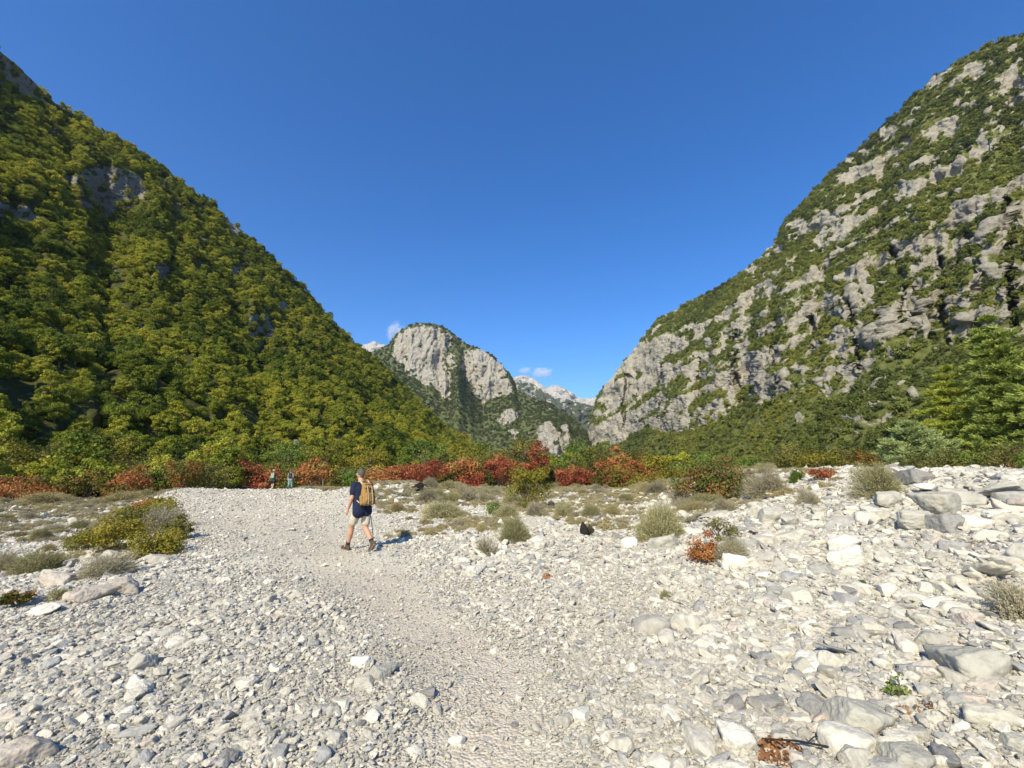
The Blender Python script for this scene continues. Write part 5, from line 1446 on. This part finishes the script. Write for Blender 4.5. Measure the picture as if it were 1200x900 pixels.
# two distant hikers just beyond the crest
def walk(ph):
    a = .20 * ph
    return dict(pelvis=V3(0, 0, .93), neck=V3(.03, 0, 1.47), head=V3(.06, 0, 1.64), face=V3(1, 0, -.15),
         sh={1: V3(.02, .175, 1.40), -1: V3(.02, -.175, 1.40)}, el={1: V3(-.04 * ph, .25, 1.13), -1: V3(.05 * ph, -.25, 1.13)},
         wr={1: V3(.08, .29, .90), -1: V3(.14, -.28, .90)}, hip={1: V3(0, .09, .9), -1: V3(0, -.09, .9)},
         kn={1: V3(.10 + a * .4, .10, .49), -1: V3(.05 - a * .4, -.10, .48)}, an={1: V3(a, .10, .09), -1: V3(-a, -.10, .11)},
         toe={1: V3(a + .13, .11, .04), -1: V3(-a + .12, -.10, .04)}, sole={1: V3(1, 0, 0), -1: V3(1, 0, 0)}, dn={1: V3(0, 0, -1), -1: V3(0, 0, -1)})
BLACKC = plain_mat('black_cotton', (.02, .019, .024), .9); TEAL = plain_mat('pale_teal_cotton', (.20, .36, .31), .9, .1); DGREEN = plain_mat('dark_green_cotton', (.03, .055, .045), .9)
WHITEC = plain_mat('white_cotton', (.55, .55, .50), .9, .08); GREYC = plain_mat('grey_cotton', (.25, .27, .25), .9)
def hiker_pos(px, dep, pyfeet):
    x_ = (px - 600) / FPX * dep
    return Vector((x_, dep, float(height(x_, dep))))
p1 = hiker_pos(326.5, 36.5, 578); h1 = person(p1, R(100), walk(1), 'distant hiker in a white cap, dark top and black shorts left of the other hiker', (SKIN, DGREEN, BLACKC, WHITEC, BOOT, GHAIR), 'distant hikers on the trail crest', hat=WHITEC, vox=.016)
p2 = hiker_pos(346.5, 38.0, 577); h2 = person(p2, R(96), walk(-1), 'distant hiker in pale teal trousers and a grey top right of the other hiker', (SKIN, GREYC, TEAL, BLACKC, BOOT, GHAIR), 'distant hikers on the trail crest', trousers=True, vox=.016)
h1.scale = h2.scale = (.9,) * 3
for p_, hd, mt, lab in ((p1, R(100), plain_mat('pale_green_nylon', (.30, .36, .24), .7), 'pale green backpack on the distant hiker with the white cap'), (p2, R(96), plain_mat('dark_nylon', (.03, .035, .04), .7), 'dark backpack on the distant hiker in teal trousers')):
    b_ = empty('backpack', p_, hd, label=lab, category='backpack'); b_.scale = (.9,) * 3
    link('main_compartment', capsules_mesh([(V3(-.19, -.07, 1.08), V3(-.17, -.07, 1.42), .085, .07), (V3(-.19, .07, 1.08), V3(-.17, .07, 1.42), .085, .07)], 'pack', mt, .016), b_)
    for s_ in (-1, 1):
        tb = MB(); tube(tb, [(-.15, .08 * s_, 1.44), (-.03, .10 * s_, 1.50), (.11, .11 * s_, 1.40), (.12, .14 * s_, 1.22), (-.10, .15 * s_, 1.06)], [.022] * 5, 6); link('shoulder_strap', tb.mesh('strap', DARKW, True), b_)

# ------------------------------------------------------------------ thin valley haze
HAZE = True
hz = MB(); X0, X1, Y0, Y1, Z0, Z1 = -8200, 8200, -4200, 8300, -6, 1600
hz.quads([(X0, Y0, Z0), (X1, Y0, Z0), (X1, Y1, Z0), (X0, Y1, Z0), (X0, Y0, Z1), (X1, Y0, Z1), (X1, Y1, Z1), (X0, Y1, Z1)],
         [(0, 3, 2, 1), (4, 5, 6, 7), (0, 1, 5, 4), (1, 2, 6, 5), (2, 3, 7, 6), (3, 0, 4, 7)])
hm = bpy.data.materials.new('thin_haze'); hm.use_nodes = True; hn = hm.node_tree; hn.nodes.remove(hn.nodes['Principled BSDF'])
hv = hn.nodes.new('ShaderNodeVolumePrincipled'); hv.inputs['Color'].default_value = (0.80, 0.88, 1.0, 1); hv.inputs['Density'].default_value = 3.4e-5; hv.inputs['Anisotropy'].default_value = 0.2
hn.links.new(hv.outputs[0], hn.nodes['Material Output'].inputs['Volume'])
if HAZE: link('haze', hz.mesh('haze', hm), kind='stuff', label='thin pale haze in the valley air')
# ------------------------------------------------------------------ clouds far beyond the peaks
def cloud(px, py, w, h, D, seed, label, dens=0.006):
    dx, dy, dz = pdir(px, py); k = D / float(dy)
    c = Vector((float(dx) * k, float(dy) * k, CAMZ + float(dz) * k)); W = w / FPX * D; Hh = h / FPX * D
    V, F = ICO[3]; m = MB(); m.tris(V * np.array([W / 2, W / 3, Hh / 2]), F); me = m.mesh('cloud', None, True)
    mt = bpy.data.materials.new('cloud_vapour'); mt.use_nodes = True; nt = mt.node_tree; nt.nodes.remove(nt.nodes['Principled BSDF'])
    pv = nt.nodes.new('ShaderNodeVolumePrincipled'); pv.inputs['Color'].default_value = (1, 1, 1, 1); pv.inputs['Anisotropy'].default_value = 0.0
    tc = nt.nodes.new('ShaderNodeTexCoord'); ln = nt.nodes.new('ShaderNodeVectorMath'); ln.operation = 'LENGTH'
    mp = N(nt, 'ShaderNodeMapping'); mp.inputs['Scale'].default_value = (2 / W, 3 / W, 2 / Hh); nt.links.new(tc.outputs['Object'], mp.inputs[0]); nt.links.new(mp.outputs[0], ln.inputs[0])
    nz = N(nt, 'ShaderNodeTexNoise', Scale=1.7, Detail=6.0, Roughness=0.6); ad = nt.nodes.new('ShaderNodeVectorMath'); ad.operation = 'ADD'; ad.inputs[1].default_value = (seed * 3.1, seed, seed * 7)
    nt.links.new(mp.outputs[0], ad.inputs[0]); nt.links.new(ad.outputs[0], nz.inputs['Vector'])
    f = math_n(nt, 'SUBTRACT', math_n(nt, 'MULTIPLY', nz.outputs['Fac'], 2.2), math_n(nt, 'ADD', ln.outputs['Value'], 0.42))
    f = math_n(nt, 'MULTIPLY', math_n(nt, 'MULTIPLY', f, 3.0, clamp=True), dens)
    nt.links.new(f, pv.inputs['Density']); nt.links.new(pv.outputs[0], nt.nodes['Material Output'].inputs['Volume'])
    me.materials.append(mt); o = link('cloud', me, None, label=label, category='cloud', kind='thing', group='small clouds over the far peaks'); o.location = c
cloud(466, 389, 40, 30, 9000, 1, 'small white cloud peeking from behind the left shoulder of the domed peak')
cloud(616, 434, 22, 12, 9000, 2, 'faint small cloud just right of the domed peak')
cloud(635, 437, 34, 18, 9000, 3, 'brighter white cloud above the bare pale peaks')
